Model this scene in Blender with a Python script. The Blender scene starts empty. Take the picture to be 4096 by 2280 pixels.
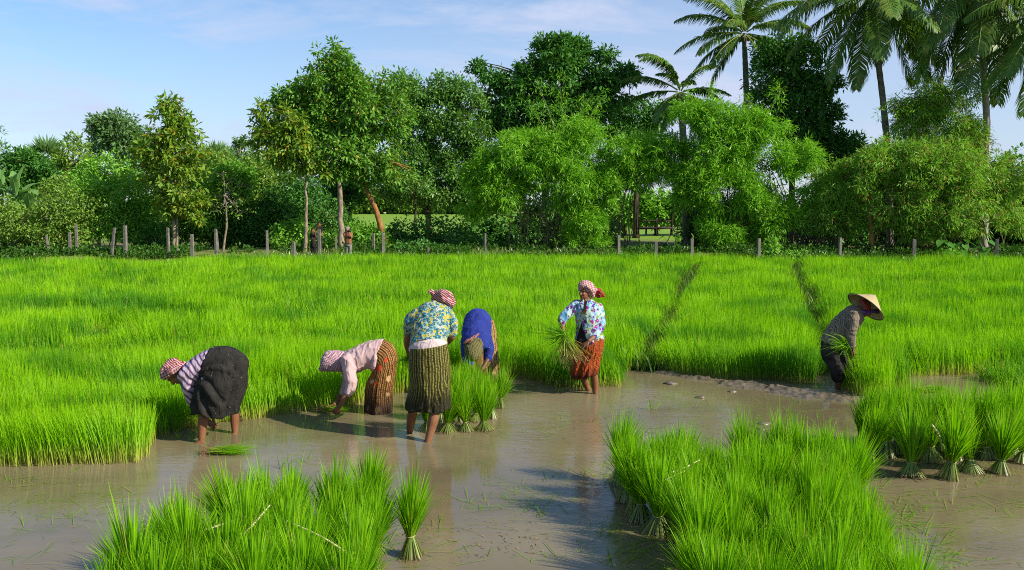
import bpy, math, random
import numpy as np
from mathutils import Vector, Matrix

R = math.radians
sc = bpy.context.scene
col = sc.collection
rng = np.random.default_rng(7)
random.seed(7)

# ------------------------------------------------------------------ camera
F_SRC = 3547.0
CX, CY = 2048.0, 1140.0
HOR = 819.0
CAM_H = 2.5
PITCH = math.atan((CY - HOR) / F_SRC)
cam_d = bpy.data.cameras.new("camera")
cam = bpy.data.objects.new("camera", cam_d)
col.objects.link(cam)
cam.location = (0, 0, CAM_H)
cam.rotation_euler = (R(90) - PITCH, 0, 0)
cam_d.sensor_width = 36
cam_d.lens = 36 * F_SRC / 4096
cam_d.clip_start = 0.1
cam_d.clip_end = 3000
sc.camera = cam

# ------------------------------------------------------------------ light
SUN_EL = 33.0
SUN_AZ = 115.0          # clockwise from +Y
w = bpy.data.worlds.new("World")
sc.world = w
w.use_nodes = True
nt = w.node_tree
nt.nodes.clear()
wo = nt.nodes.new("ShaderNodeOutputWorld")
bg = nt.nodes.new("ShaderNodeBackground")
sky = nt.nodes.new("ShaderNodeTexSky")
sky.sky_type = 'NISHITA'
sky.sun_disc = False
sky.sun_elevation = R(SUN_EL)
sky.sun_rotation = R(SUN_AZ)
sky.altitude = 0
sky.air_density = 1.15
sky.dust_density = 0.1
sky.ozone_density = 7.0
bg.inputs['Strength'].default_value = 0.095
# thin cirrus drawn on the sky dome by direction
tc = nt.nodes.new("ShaderNodeTexCoord")
mp = nt.nodes.new("ShaderNodeMapping")
mp.inputs['Rotation'].default_value = (0, R(-14), R(0))
mp.inputs['Scale'].default_value = (1.6, 1.6, 7.0)
nz = nt.nodes.new("ShaderNodeTexNoise")
nz.inputs['Scale'].default_value = 1.9
nz.inputs['Detail'].default_value = 7
nz.inputs['Roughness'].default_value = 0.62
nz.inputs['Distortion'].default_value = 0.5
cr = nt.nodes.new("ShaderNodeValToRGB")
cr.color_ramp.elements[0].position = 0.48
cr.color_ramp.elements[0].color = (0, 0, 0, 1)
cr.color_ramp.elements[1].position = 0.64
cr.color_ramp.elements[1].color = (1, 1, 1, 1)
sep = nt.nodes.new("ShaderNodeSeparateXYZ")
# veil of thin cloud that thickens towards the horizon
mr = nt.nodes.new("ShaderNodeMapRange")
mr.inputs['From Min'].default_value = 0.31
mr.inputs['From Max'].default_value = 0.10
mr.inputs['To Min'].default_value = 0.03
mr.inputs['To Max'].default_value = 0.55
ad = nt.nodes.new("ShaderNodeMath"); ad.operation = 'MULTIPLY_ADD'
ad.inputs[1].default_value = 0.6
ad.use_clamp = True
mx = nt.nodes.new("ShaderNodeMixRGB")
mx.inputs['Color2'].default_value = (4.0, 4.5, 5.9, 1)
L = nt.links.new
L(tc.outputs['Generated'], mp.inputs['Vector'])
L(mp.outputs['Vector'], nz.inputs['Vector'])
L(nz.outputs['Fac'], cr.inputs['Fac'])
L(tc.outputs['Generated'], sep.inputs['Vector'])
tl = nt.nodes.new('ShaderNodeMath'); tl.operation = 'MULTIPLY_ADD'
tl.inputs[1].default_value = -0.24
L(sep.outputs['X'], tl.inputs[0]); L(sep.outputs['Z'], tl.inputs[2])
L(tl.outputs['Value'], mr.inputs['Value'])
L(cr.outputs['Color'], ad.inputs[0])
L(mr.outputs['Result'], ad.inputs[2])
L(ad.outputs['Value'], mx.inputs['Fac'])
L(sky.outputs['Color'], mx.inputs['Color1'])
L(mx.outputs['Color'], bg.inputs['Color'])
L(bg.outputs['Background'], wo.inputs['Surface'])

sun_d = bpy.data.lights.new("sun", 'SUN')
sun_d.energy = 4.7
sun_d.angle = R(0.5)
sun_d.color = (1.0, 0.93, 0.80)
sun = bpy.data.objects.new("sun", sun_d)
col.objects.link(sun)
_s = Vector((math.sin(R(SUN_AZ)) * math.cos(R(SUN_EL)), math.cos(R(SUN_AZ)) * math.cos(R(SUN_EL)), math.sin(R(SUN_EL))))
sun.rotation_euler = _s.to_track_quat('Z', 'Y').to_euler()
sun.location = _s * 60

sc.view_settings.view_transform = 'Standard'
sc.view_settings.look = 'None'
sc.view_settings.exposure = 0.72
sc.view_settings.gamma = 1
sc.cycles.max_bounces = 8
sc.cycles.transparent_max_bounces = 8
sc.cycles.use_denoising = False
sc.cycles.filter_width = 1.0

# ------------------------------------------------------------------ helpers
_cp, _sp = math.cos(PITCH), math.sin(PITCH)

def ray(x, y):
    dx = (x - CX) / F_SRC
    dy = -(y - CY) / F_SRC
    return Vector((dx, _cp + dy * _sp, -_sp + dy * _cp))

def at(x, y, Y):            # photograph pixel (4096 wide) at a chosen distance
    d = ray(x, y)
    return Vector((0, 0, CAM_H)) + d * (Y / d.y)

def gr(x, y, z=0.0):        # photograph pixel on the level z
    d = ray(x, y)
    return Vector((0, 0, CAM_H)) + d * ((z - CAM_H) / d.z)

S4 = 4096 / 2576.0
def av(x, y, Y):
    return at(x * S4, y * S4, Y)
def gv(x, y, z=0.0):
    return gr(x * S4, y * S4, z)

def ground_z(X, Y):
    t = np.clip((np.asarray(Y, float) - 37.0) / 4.0, 0, 1)
    z = -0.06 + 0.36 * t * t * (3 - 2 * t)
    z = z + np.clip((np.asarray(Y, float) - 55) / 70.0, 0, 1) * 1.6
    return z

def tag(o, label=None, cat=None, group=None, kind=None):
    if label: o['label'] = label
    if cat: o['category'] = cat
    if group: o['group'] = group
    if kind: o['kind'] = kind
    return o

def empty(name, loc, label, cat, group=None):
    o = bpy.data.objects.new(name, None)
    col.objects.link(o)
    o.location = loc
    o.empty_display_size = 0.2
    return tag(o, label, cat, group)

def mesh_np(name, V, Q, mats, parent=None, color=None, smooth=False, uv=None, matidx=None):
    """V (n,3); Q (m,4) or (m,3) array, or a list of index lists. Coordinates are local to the parent."""
    me = bpy.data.meshes.new(name)
    V = np.asarray(V, np.float32)
    if isinstance(Q, np.ndarray):
        k = Q.shape[1]
        me.vertices.add(len(V))
        me.vertices.foreach_set('co', V.ravel())
        me.loops.add(Q.size)
        me.loops.foreach_set('vertex_index', Q.astype(np.int32).ravel())
        me.polygons.add(len(Q))
        me.polygons.foreach_set('loop_start', np.arange(0, Q.size, k, dtype=np.int32))
        me.update(calc_edges=True)
    else:
        me.from_pydata(V.tolist(), [], Q)
    if color is not None:
        a = me.color_attributes.new('Col', 'FLOAT_COLOR', 'POINT')
        c = np.ones((len(V), 4), np.float32)
        c[:, :3] = color
        a.data.foreach_set('color', c.ravel())
    if uv is not None:
        ul = me.uv_layers.new(name='UVMap')
        li = np.empty(len(me.loops), np.int32)
        me.loops.foreach_get('vertex_index', li)
        ul.data.foreach_set('uv', np.asarray(uv, np.float32)[li].ravel())
    if not isinstance(mats, (list, tuple)): mats = [mats]
    for m in mats: me.materials.append(m)
    if matidx is not None:
        me.polygons.foreach_set('material_index', np.asarray(matidx, np.int32))
    if smooth:
        me.polygons.foreach_set('use_smooth', np.ones(len(me.polygons), bool))
    me.update()
    o = bpy.data.objects.new(name, me)
    col.objects.link(o)
    if parent is not None: o.parent = parent
    return o

class Geo:
    """collects pieces of mesh (polygons of any size) with a colour attribute"""
    def __init__(s):
        s.V = []; s.Q = []; s.C = []; s.n = 0
    def add(s, V, Q, C=None):
        V = np.asarray(V, float).reshape(-1, 3)
        s.V.append(V); s.Q.append(np.asarray(Q, np.int64) + s.n)
        if C is None: C = np.zeros((len(V), 3)) + 0.5
        C = np.asarray(C, float)
        if C.ndim == 1: C = np.tile(C, (len(V), 1))
        s.C.append(C); s.n += len(V)
    def build(s, name, mat, parent=None, off=(0, 0, 0), smooth=False):
        return mesh_np(name, np.concatenate(s.V) - np.asarray(off, float), np.concatenate(s.Q), mat, parent,
                       np.concatenate(s.C), smooth)

def nrm(a):
    a = np.asarray(a, float)
    return a / np.maximum(np.linalg.norm(a, axis=-1, keepdims=True), 1e-9)

def frames(P):
    P = np.asarray(P, float)
    T = nrm(np.gradient(P, axis=0))
    ref = np.array([0.31, 0.17, 0.93]) if abs(T[0][2]) < 0.8 else np.array([1.0, 0.1, 0.05])
    N = []
    n = nrm(np.cross(T[0], ref))
    for t in T:
        n = nrm(n - t * np.dot(n, t))
        N.append(n)
    N = np.array(N)
    return T, N, np.cross(T, N)

def resample(P, n):
    """smooth Catmull-Rom resampling of a polyline of any dimension"""
    P = np.asarray(P, float)
    if len(P) == 2:
        t = np.linspace(0, 1, n)[:, None]
        return P[0] * (1 - t) + P[1] * t
    E = np.vstack([2 * P[0] - P[1], P, 2 * P[-1] - P[-2]])
    u = np.linspace(0, len(P) - 1 - 1e-9, n)
    i = u.astype(int); f = (u - i)[:, None]
    a, b, c, d = E[i], E[i + 1], E[i + 2], E[i + 3]
    return 0.5 * (2 * b + (c - a) * f + (2 * a - 5 * b + 4 * c - d) * f ** 2 + (3 * b - a - 3 * c + d) * f ** 3)

def tube(P, rad, k=8, cap=True):
    """quad tube round a path -> V, Q"""
    P = np.asarray(P, float)
    rad = np.broadcast_to(np.asarray(rad, float), (len(P),))
    T, N, B = frames(P)
    a = np.linspace(0, 2 * np.pi, k, endpoint=False)
    V = (P[:, None, :] + rad[:, None, None] * (np.cos(a)[None, :, None] * N[:, None, :] + np.sin(a)[None, :, None] * B[:, None, :])).reshape(-1, 3)
    i = np.arange(len(P) - 1)[:, None] * k
    j = np.arange(k)[None, :]
    j2 = (j + 1) % k
    Q = np.stack([i + j, i + j2, i + k + j2, i + k + j], -1).reshape(-1, 4)
    if cap:
        n = len(V)
        V = np.vstack([V, P[0], P[-1]])
        l = (len(P) - 1) * k
        jj = np.arange(0, k, 2)
        c0 = np.stack([np.full_like(jj, n), (jj + 2) % k, (jj + 1) % k, jj], -1)
        c1 = np.stack([np.full_like(jj, n + 1), l + jj, l + (jj + 1) % k, l + (jj + 2) % k], -1)
        Q = np.vstack([Q, c0, c1])
    return V, Q

def _h(i, j, k, seed):
    n = (i * 374761393 + j * 668265263 + k * 2147483647 + seed * 144665) & 0xffffffff
    n = ((n ^ (n >> 13)) * 1274126177) & 0xffffffff
    return ((n ^ (n >> 16)) & 0xffff) / 65535.0

def vnoise(P, scale=1.0, seed=0):
    """value noise 0..1 at points (n,3)"""
    P = np.asarray(P, float) * scale + 1000.0
    I = np.floor(P).astype(np.int64); f = P - I
    f = f * f * (3 - 2 * f)
    r = 0
    for dx in (0, 1):
        for dy in (0, 1):
            for dz in (0, 1):
                wgt = (f[:, 0] if dx else 1 - f[:, 0]) * (f[:, 1] if dy else 1 - f[:, 1]) * (f[:, 2] if dz else 1 - f[:, 2])
                r = r + wgt * _h(I[:, 0] + dx, I[:, 1] + dy, I[:, 2] + dz, seed)
    return r

# ------------------------------------------------------------------ materials
class NT:
    def __init__(s, name):
        s.m = bpy.data.materials.new(name)
        s.m.use_nodes = True
        s.t = s.m.node_tree
        s.t.nodes.clear()
        s.out = s.t.nodes.new('ShaderNodeOutputMaterial')
    def n(s, typ, **kw):
        nd = s.t.nodes.new('ShaderNode' + typ)
        for k, v in kw.items():
            if k.startswith('_'): setattr(nd, k[1:], v)
            else:
                key = k.replace('__', ' ')
                s.set(nd.inputs[key], v)
        return nd
    def set(s, sock, v):
        if isinstance(v, bpy.types.NodeSocket): s.t.links.new(v, sock)
        elif isinstance(v, (tuple, list)) and len(v) == 3 and sock.type == 'RGBA': sock.default_value = (*v, 1)
        else: sock.default_value = v
    def ramp(s, fac, stops, interp='LINEAR'):
        nd = s.n('ValToRGB', Fac=fac)
        e = nd.color_ramp.elements
        nd.color_ramp.interpolation = interp
        while len(e) > 1: e.remove(e[-1])
        e[0].position = stops[0][0]; e[0].color = (*stops[0][1], 1)
        for p, c in stops[1:]:
            q = e.new(p); q.color = (*c, 1)
        return nd.outputs['Color']
    def math(s, op, a, b=0.0, c=0.0, clamp=False):
        nd = s.n('Math', _operation=op, _use_clamp=clamp)
        s.set(nd.inputs[0], a); s.set(nd.inputs[1], b)
        if len(nd.inputs) > 2: s.set(nd.inputs[2], c)
        return nd.outputs[0]
    def mix(s, fac, a, b, mode='MIX'):
        nd = s.n('MixRGB', _blend_type=mode)
        s.set(nd.inputs[0], fac); s.set(nd.inputs[1], a); s.set(nd.inputs[2], b)
        return nd.outputs[0]
    def obj(s): return s.n('TexCoord').outputs['Object']
    def uv(s): return s.n('TexCoord').outputs['UV']
    def mapping(s, v, scale=(1, 1, 1), rot=(0, 0, 0), loc=(0, 0, 0)):
        return s.n('Mapping', Vector=v, Scale=scale, Rotation=rot, Location=loc).outputs[0]
    def noise(s, v, scale, detail=3, rough=0.5, dist=0.0):
        return s.n('TexNoise', Vector=v, Scale=scale, Detail=detail, Roughness=rough, Distortion=dist).outputs['Fac']
    def voro(s, v, scale, feature='F1', rand=1.0):
        nd = s.n('TexVoronoi', _feature=feature, Vector=v, Scale=scale)
        nd.inputs['Randomness'].default_value = rand
        return nd
    def bump(s, h, strength, dist=0.02):
        return s.n('Bump', Height=h, Strength=strength, Distance=dist).outputs[0]
    def bsdf(s, color, rough=0.7, spec=0.3, normal=None, sheen=0.0, **kw):
        b = s.n('BsdfPrincipled', Base__Color=color, Roughness=rough)
        b.inputs['Specular IOR Level'].default_value = spec
        if sheen: b.inputs['Sheen Weight'].default_value = sheen
        if normal is not None: s.set(b.inputs['Normal'], normal)
        for k, v in kw.items(): s.set(b.inputs[k.replace('__', ' ')], v)
        s.t.links.new(b.outputs[0], s.out.inputs['Surface'])
        return b
    def leaf(s, color, trans=0.35, tcolor=None, gloss=0.06, rough=0.4):
        """diffuse + light through the leaf + a little waxy gloss"""
        d = s.n('BsdfDiffuse', Color=color)
        t = s.n('BsdfTranslucent', Color=tcolor if tcolor is not None else color)
        m1 = s.n('MixShader', Fac=trans)
        s.t.links.new(d.outputs[0], m1.inputs[1]); s.t.links.new(t.outputs[0], m1.inputs[2])
        g = s.n('BsdfGlossy', Color=(1, 1, 1), Roughness=rough)
        m2 = s.n('MixShader', Fac=gloss)
        s.t.links.new(m1.outputs[0], m2.inputs[1]); s.t.links.new(g.outputs[0], m2.inputs[2])
        s.t.links.new(m2.outputs[0], s.out.inputs['Surface'])
        return s.m
    def col(s):
        a = s.n('Attribute', _attribute_name='Col')
        sp = s.n('SeparateColor', Color=a.outputs['Color'])
        return sp.outputs[0], sp.outputs[1], sp.outputs[2]

def leaf_mat(name, c1, c2, c3=None, trans=0.3, gloss=0.05, yellow=None, tboost=1.3):
    m = NT(name)
    r, g, b = m.col()
    stops = [(0.0, c1), (0.75, c2), (1.0, c3 or c2)]
    c = m.ramp(g, stops)
    if yellow:
        c = m.mix(m.math('GREATER_THAN', b, 1 - yellow[0]), c, yellow[1])
    tc_ = m.mix(1.0, c, (tboost * 1.05, tboost * 1.1, tboost * 0.5), 'MULTIPLY')
    return m.leaf(c, trans, tc_, gloss)

def rice_mat(name, dark=1.0):
    m = NT(name)
    r, g, b = m.col()
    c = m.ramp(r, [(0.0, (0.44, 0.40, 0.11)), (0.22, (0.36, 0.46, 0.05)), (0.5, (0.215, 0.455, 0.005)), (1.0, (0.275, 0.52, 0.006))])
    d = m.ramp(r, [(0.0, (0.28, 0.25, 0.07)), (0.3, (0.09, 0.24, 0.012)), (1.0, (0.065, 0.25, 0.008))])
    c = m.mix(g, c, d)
    c = m.mix(m.math('GREATER_THAN', b, 0.985), c, (0.40, 0.33, 0.09))
    t = m.mix(1.0, c, (1.25, 1.35, 0.5), 'MULTIPLY')
    return m.leaf(c, 0.42, t, 0.008, 0.5)

M_rice = rice_mat('rice_blade')

def mat_ground():
    m = NT('field_soil')
    o = m.obj()
    n1 = m.noise(o, 0.35, 5, 0.6)
    n2 = m.noise(o, 6.0, 5, 0.65)
    sp = m.n('SeparateXYZ', Vector=o)
    soil = m.ramp(n2, [(0.3, (0.055, 0.042, 0.026)), (0.7, (0.13, 0.10, 0.062))])
    grass = m.ramp(n2, [(0.3, (0.10, 0.19, 0.018)), (0.7, (0.22, 0.36, 0.035))])
    dry = m.ramp(n1, [(0.4, (0.16, 0.15, 0.055)), (0.62, (0.14, 0.22, 0.03))])
    far = m.n('MapRange', Value=sp.outputs['Y'])
    far.inputs['From Min'].default_value = 52; far.inputs['From Max'].default_value = 58
    mid = m.n('MapRange', Value=sp.outputs['Y'])
    mid.inputs['From Min'].default_value = 30; mid.inputs['From Max'].default_value = 33
    c = m.mix(mid.outputs[0], soil, m.mix(m.math('GREATER_THAN', n1, 0.52), dry, soil))
    left = m.n('MapRange', Value=sp.outputs['X'])
    left.inputs['From Min'].default_value = -8; left.inputs['From Max'].default_value = -11
    c = m.mix(m.math('MULTIPLY', left.outputs[0], mid.outputs[0]), c, dry)
    c = m.mix(far.outputs[0], c, grass)
    m.bsdf(c, 0.9, 0.2, m.bump(n2, 0.5, 0.05))
    return m.m

def mat_water():
    m = NT('muddy_water')
    o = m.obj()
    n1 = m.noise(m.mapping(o, (0.5, 0.8, 1)), 0.9, 4, 0.55, 0.6)
    n2 = m.noise(m.mapping(o, (1, 2.2, 1), (0, 0, 0.35)), 5.5, 3, 0.6, 0.4)
    n3 = m.noise(m.mapping(o, (1, 2.0, 1), (0, 0, -0.3)), 26.0, 2, 0.5)
    c = m.ramp(n1, [(0.25, (0.118, 0.094, 0.048)), (0.5, (0.170, 0.136, 0.074)), (0.75, (0.225, 0.183, 0.106))])
    calm = m.ramp(n1, [(0.35, (0.10, 0.10, 0.10)), (0.62, (1, 1, 1))])
    h = m.math('ADD', m.math('MULTIPLY', n2, 0.7), m.math('MULTIPLY', n3, 0.14))
    h = m.math('MULTIPLY', h, m.math('ADD', 0.12, calm))
    b = m.bsdf(c, 0.045, 0.5, m.bump(h, 0.21, 0.03))
    b.inputs['IOR'].default_value = 1.33
    return m.m

def mat_plain(name, c1, c2, scale=20, rough=0.8, bump=0.3, spec=0.25, stretch=(1, 1, 1)):
    m = NT(name)
    n = m.noise(m.mapping(m.obj(), stretch), scale, 5, 0.6)
    m.bsdf(m.ramp(n, [(0.3, c1), (0.7, c2)]), rough, spec, m.bump(n, bump, 0.02))
    return m.m

M_bark = mat_plain('pale_bark', (0.10, 0.075, 0.045), (0.34, 0.28, 0.19), 9, 0.9, 0.6, 0.15, (1, 1, 0.5))
M_bark_dark = mat_plain('dark_bark', (0.035, 0.025, 0.016), (0.12, 0.085, 0.05), 10, 0.9, 0.6, 0.15, (1, 1, 0.4))
M_bark_orange = mat_plain('orange_bark', (0.16, 0.07, 0.025), (0.36, 0.18, 0.06), 9, 0.9, 0.6, 0.15, (1, 1, 0.5))
M_concrete = mat_plain('old_concrete', (0.09, 0.082, 0.066), (0.215, 0.20, 0.17), 9, 0.9, 0.5, 0.2)
M_straw = mat_plain('dry_straw', (0.42, 0.33, 0.15), (0.66, 0.57, 0.32), 25, 0.6, 0.2, 0.3)
M_root = mat_plain('muddy_roots', (0.10, 0.06, 0.03), (0.30, 0.18, 0.08), 40, 0.85, 0.4, 0.3)
M_mud = mat_plain('wet_mud', (0.075, 0.058, 0.034), (0.17, 0.135, 0.085), 9, 0.35, 0.6, 0.5)
# ------------------------------------------------------------------ ground and water
def build_ground():
    xs = np.concatenate([np.linspace(-600, -70, 12), np.linspace(-60, 60, 81), np.linspace(70, 600, 12)])
    ys = np.concatenate([np.linspace(-30, 34, 33), np.linspace(35, 60, 51), np.linspace(63, 130, 20), np.linspace(150, 900, 12)])
    X, Y = np.meshgrid(xs, ys)
    Z = ground_z(X, Y)
    P = np.stack([X.ravel(), Y.ravel(), Z.ravel()], -1)
    P[:, 2] += (vnoise(P * [1, 1, 0], 0.35, 3) - 0.5) * 0.16 * np.clip((P[:, 1] - 37) / 5, 0, 1)
    nx, ny = len(xs), len(ys)
    i = (np.arange(ny - 1)[:, None] * nx + np.arange(nx - 1)[None, :]).ravel()
    Q = np.stack([i, i + 1, i + nx + 1, i + nx], -1)
    tag(mesh_np('ground', P, Q, mat_ground(), smooth=True), kind='structure')
build_ground()

wV = np.array([(-60, -8, 0), (60, -8, 0), (60, 37.6, 0), (-60, 37.6, 0)], float)
tag(mesh_np('water', wV, np.array([[0, 1, 2, 3]]), mat_water()), kind='structure')

# ------------------------------------------------------------------ rice blades
def blades(base, h, lean, width, k=3, bend=0.35, face=None, g=None, b=None, t0=0.0):
    """curved grass blades: base (n,3), h (n), lean (n,2) horizontal tip offset -> V, Q, C"""
    n = len(base)
    t = np.linspace(0, 1, k + 1)
    if face is None: face = rng.uniform(0, np.pi, n)
    side = np.stack([np.cos(face), np.sin(face), np.zeros(n)], -1)
    ll = np.linalg.norm(lean, axis=1)
    P = np.zeros((n, k + 1, 3))
    prof = (1 - bend) * t + bend * t ** 2.4
    P[:, :, 0] = base[:, 0:1] + lean[:, 0:1] * prof
    P[:, :, 1] = base[:, 1:2] + lean[:, 1:2] * prof
    P[:, :, 2] = base[:, 2:3] + h[:, None] * (t - 0.22 * np.minimum(ll / h, 1.2)[:, None] * t ** 3)
    wd = width[:, None] * np.where(t < 0.5, 0.75 + 0.5 * t, 1.0 - ((t - 0.5) / 0.5) ** 1.6 * 0.93) * 0.5
    A = P - side[:, None, :] * wd[:, :, None]
    B = P + side[:, None, :] * wd[:, :, None]
    V = np.stack([A, B], 2).reshape(-1, 3)
    m = 2 * (k + 1)
    i = (np.arange(n)[:, None] * m + np.arange(k)[None, :] * 2).ravel()
    Q = np.stack([i, i + 1, i + 3, i + 2], -1)
    C = np.zeros((n, k + 1, 2, 3))
    C[..., 0] = (t0 + (1 - t0) * t)[None, :, None]
    C[..., 1] = (rng.uniform(0, 1, n) if g is None else g)[:, None, None]
    C[..., 2] = (rng.uniform(0, 1, n) if b is None else b)[:, None, None]
    return V, Q, C.reshape(-1, 3)

def in_poly(X, Y, poly):
    r = np.zeros(len(X), bool)
    p = np.asarray(poly)
    for (x0, y0), (x1, y1) in zip(p, np.roll(p, -1, 0)):
        c = (y0 > Y) != (y1 > Y)
        r ^= c & (X < (x1 - x0) * (Y - y0) / (y1 - y0 + 1e-12) + x0)
    return r

def seg_dist(X, Y, pts):
    d = np.full(len(X), 1e9)
    for a, b in zip(pts[:-1], pts[1:]):
        a = np.asarray(a[:2]); b = np.asarray(b[:2])
        ab = b - a
        t = np.clip(((X - a[0]) * ab[0] + (Y - a[1]) * ab[1]) / (ab @ ab), 0, 1)
        d = np.minimum(d, np.hypot(X - a[0] - t * ab[0], Y - a[1] - t * ab[1]))
    return d

near_edge = [(-420, 1168), (0, 1166), (120, 1170), (250, 1168), (330, 1166), (390, 1132), (416, 1100), (432, 1104), (480, 1085), (540, 1068), (610, 1058), (660, 1056), (720, 1050), (790, 1042),
             (850, 1036), (900, 1025), (960, 1006), (1010, 990), (1080, 972), (1180, 965), (1270, 962), (1300, 950), (1370, 965), (1400, 978), (1470, 978), (1560, 972),
             (1578, 945), (1604, 930), (1640, 932), (1700, 944), (1790, 954), (1920, 962), (2010, 966), (2090, 966), (2150, 1000), (2180, 1004), (2252, 1004), (2268, 948), (2350, 946),
             (2440, 946), (2480, 938), (2700, 930), (2950, 930)]
_e = [gv(*p) for p in near_edge]
field_poly = [(p.x, p.y) for p in _e] + [(34, 34.6), (20, 34.6), (12, 35.4), (0, 36.6), (-8, 36.8), (-13, 35.0), (-20, 33.2), (-34, 32.0)]
furrow_a = [gv(x, y, 0.3) for x, y in ((1575, 965), (1600, 930), (1665, 840), (1705, 765), (1722, 700), (1760, 662))]
furrow_b = [gv(x, y, 0.3) for x, y in ((2095, 960), (2075, 830), (2040, 750), (2008, 690), (2006, 655))]
furrow_c = [gv(x, y, 0.3) for x, y in ((2340, 690), (2290, 668), (2270, 640))]
furrow_d = [gv(x, y, 0.3) for x, y in ((1500, 702), (1560, 678))]

lanes = [[gv(x, y, 0.35) for x, y in l] for l in (((540, 748), (640, 760), (705, 772)), ((730, 772), (800, 788), (880, 802)), ((-60, 852), (90, 838), (180, 828)), ((290, 702), (420, 715), (600, 705), (800, 690)),
         ((380, 862), (480, 846), (640, 850), (760, 836)), ((900, 716), (1040, 705), (1200, 690)), ((150, 772), (300, 760), (450, 776)), ((0, 700), (140, 708), (260, 690)), ((1150, 740), (1260, 728), (1380, 735)), ((2240, 745), (2330, 755), (2420, 742)), ((1800, 745), (1900, 752), (1960, 745)), ((420, 990), (560, 965), (700, 955)))]

def build_rice():
    G = Geo()
    bands = [(8.0, 10.5, 2900, 0.0066, 4), (10.5, 13.5, 1800, 0.0082, 3), (13.5, 18, 1050, 0.0105, 3), (18, 25, 560, 0.0145, 2), (25, 37, 310, 0.020, 2)]
    for y0, y1, dens, wd, k in bands:
        hw = y1 * 0.64 + 1.6
        n = int((y1 - y0) * 2 * hw * dens)
        X = rng.uniform(-hw, hw, n); Y = rng.uniform(y0, y1, n)
        # ragged outline
        P3 = np.stack([X, Y, np.zeros(n)], -1)
        jx = (vnoise(P3, 2.2, 11) - 0.5) * 0.30; jy = (vnoise(P3, 2.2, 12) - 0.5) * 0.30
        keep = in_poly(X + jx, Y + jy, field_poly) & (np.abs(X) < Y * 0.63 + 1.4)
        X, Y, P3 = X[keep], Y[keep], P3[keep]
        n = len(X)
        da = np.minimum(seg_dist(X, Y, furrow_a), seg_dist(X, Y, furrow_b))
        dc = np.minimum(seg_dist(X, Y, furrow_c), seg_dist(X, Y, furrow_d)) + 0.12
        df = np.minimum(da, dc) + (vnoise(P3, 1.3, 5) - 0.5) * 0.30 - 0.0015 * Y
        Ps = P3 * [0.28, 0.75, 1]
        big = vnoise(Ps, 0.9, 21)
        swell = vnoise(P3 * [0.55, 1.2, 1], 0.8, 22)
        patch = vnoise(P3 * [0.8, 1.3, 1], 1.6, 23)
        tuft = vnoise(P3, 6.0, 24)
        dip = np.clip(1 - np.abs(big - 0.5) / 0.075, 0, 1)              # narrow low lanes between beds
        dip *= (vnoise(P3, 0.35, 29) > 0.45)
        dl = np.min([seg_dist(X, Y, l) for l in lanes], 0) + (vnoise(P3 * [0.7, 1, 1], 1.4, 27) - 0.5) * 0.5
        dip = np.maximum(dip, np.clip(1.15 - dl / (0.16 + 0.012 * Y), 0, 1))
        h = 0.38 + 0.20 * swell + 0.09 * tuft
        h *= 1 - 0.55 * dip
        edge = np.clip((df - 0.04) / 0.26, 0, 1)
        h *= 0.45 + 0.55 * edge
        keep = (df > 0.06) & (rng.uniform(0, 1, n) > dip * 0.5) & (rng.uniform(0, 1, n) < 0.35 + 0.9 * edge)
        X, Y, h, dip, patch, tuft, swell, df = (a[keep] for a in (X, Y, h, dip, patch, tuft, swell, df))
        P3 = P3[keep]
        n = len(X)
        h = h * rng.uniform(0.72, 1.12, n)
        a1 = vnoise(P3, 1.1, 31) * 6.28 * 1.5; am = vnoise(P3, 1.9, 32)
        lean = np.stack([np.cos(a1), np.sin(a1)], -1) * (am * 0.22 * h)[:, None] + rng.normal(0, 0.055, (n, 2)) + np.array([-0.02, 0.0])
        lean[:, 0] += np.clip(1 - df / 0.7, 0, 1) * 0.10 * np.sign(vnoise(P3, 0.6, 35) - 0.5)
        g = np.clip(0.25 + 2.4 * (patch - 0.5) + 0.5 * dip + rng.normal(0, 0.26, n) + 0.35 * np.clip(1 - df / 0.5, 0, 1), 0, 1)  # shade of the dips and furrow sides painted in as darker blades
        base = np.stack([X, Y, np.full(n, -0.03)], -1)
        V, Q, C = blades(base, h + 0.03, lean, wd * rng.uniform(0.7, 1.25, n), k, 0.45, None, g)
        G.add(V, Q, C)
    # taller grass fringe along the far edge
    n = 9000
    X = rng.uniform(-12, 24, n)
    ye = np.interp(X, [-13, -8, 0, 12, 20, 34], [35.0, 36.8, 36.6, 35.4, 34.6, 34.6])
    Y = ye + rng.normal(0.1, 0.35, n)
    h = rng.uniform(0.35, 0.75, n) * (0.6 + 0.7 * vnoise(np.stack([X, Y, X * 0], -1), 0.7, 41))
    V, Q, C = blades(np.stack([X, Y, np.full(n, -0.05)], -1), h, rng.normal(0, 0.16, (n, 2)), rng.uniform(0.012, 0.022, n), 2, 0.5, None, rng.uniform(0, 1, n))
    G.add(V, Q, C)
    tag(G.build('rice_seedlings', M_rice), 'dense bright green rice seedlings standing in the flooded nursery field', 'rice', kind='stuff')
build_rice()

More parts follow.
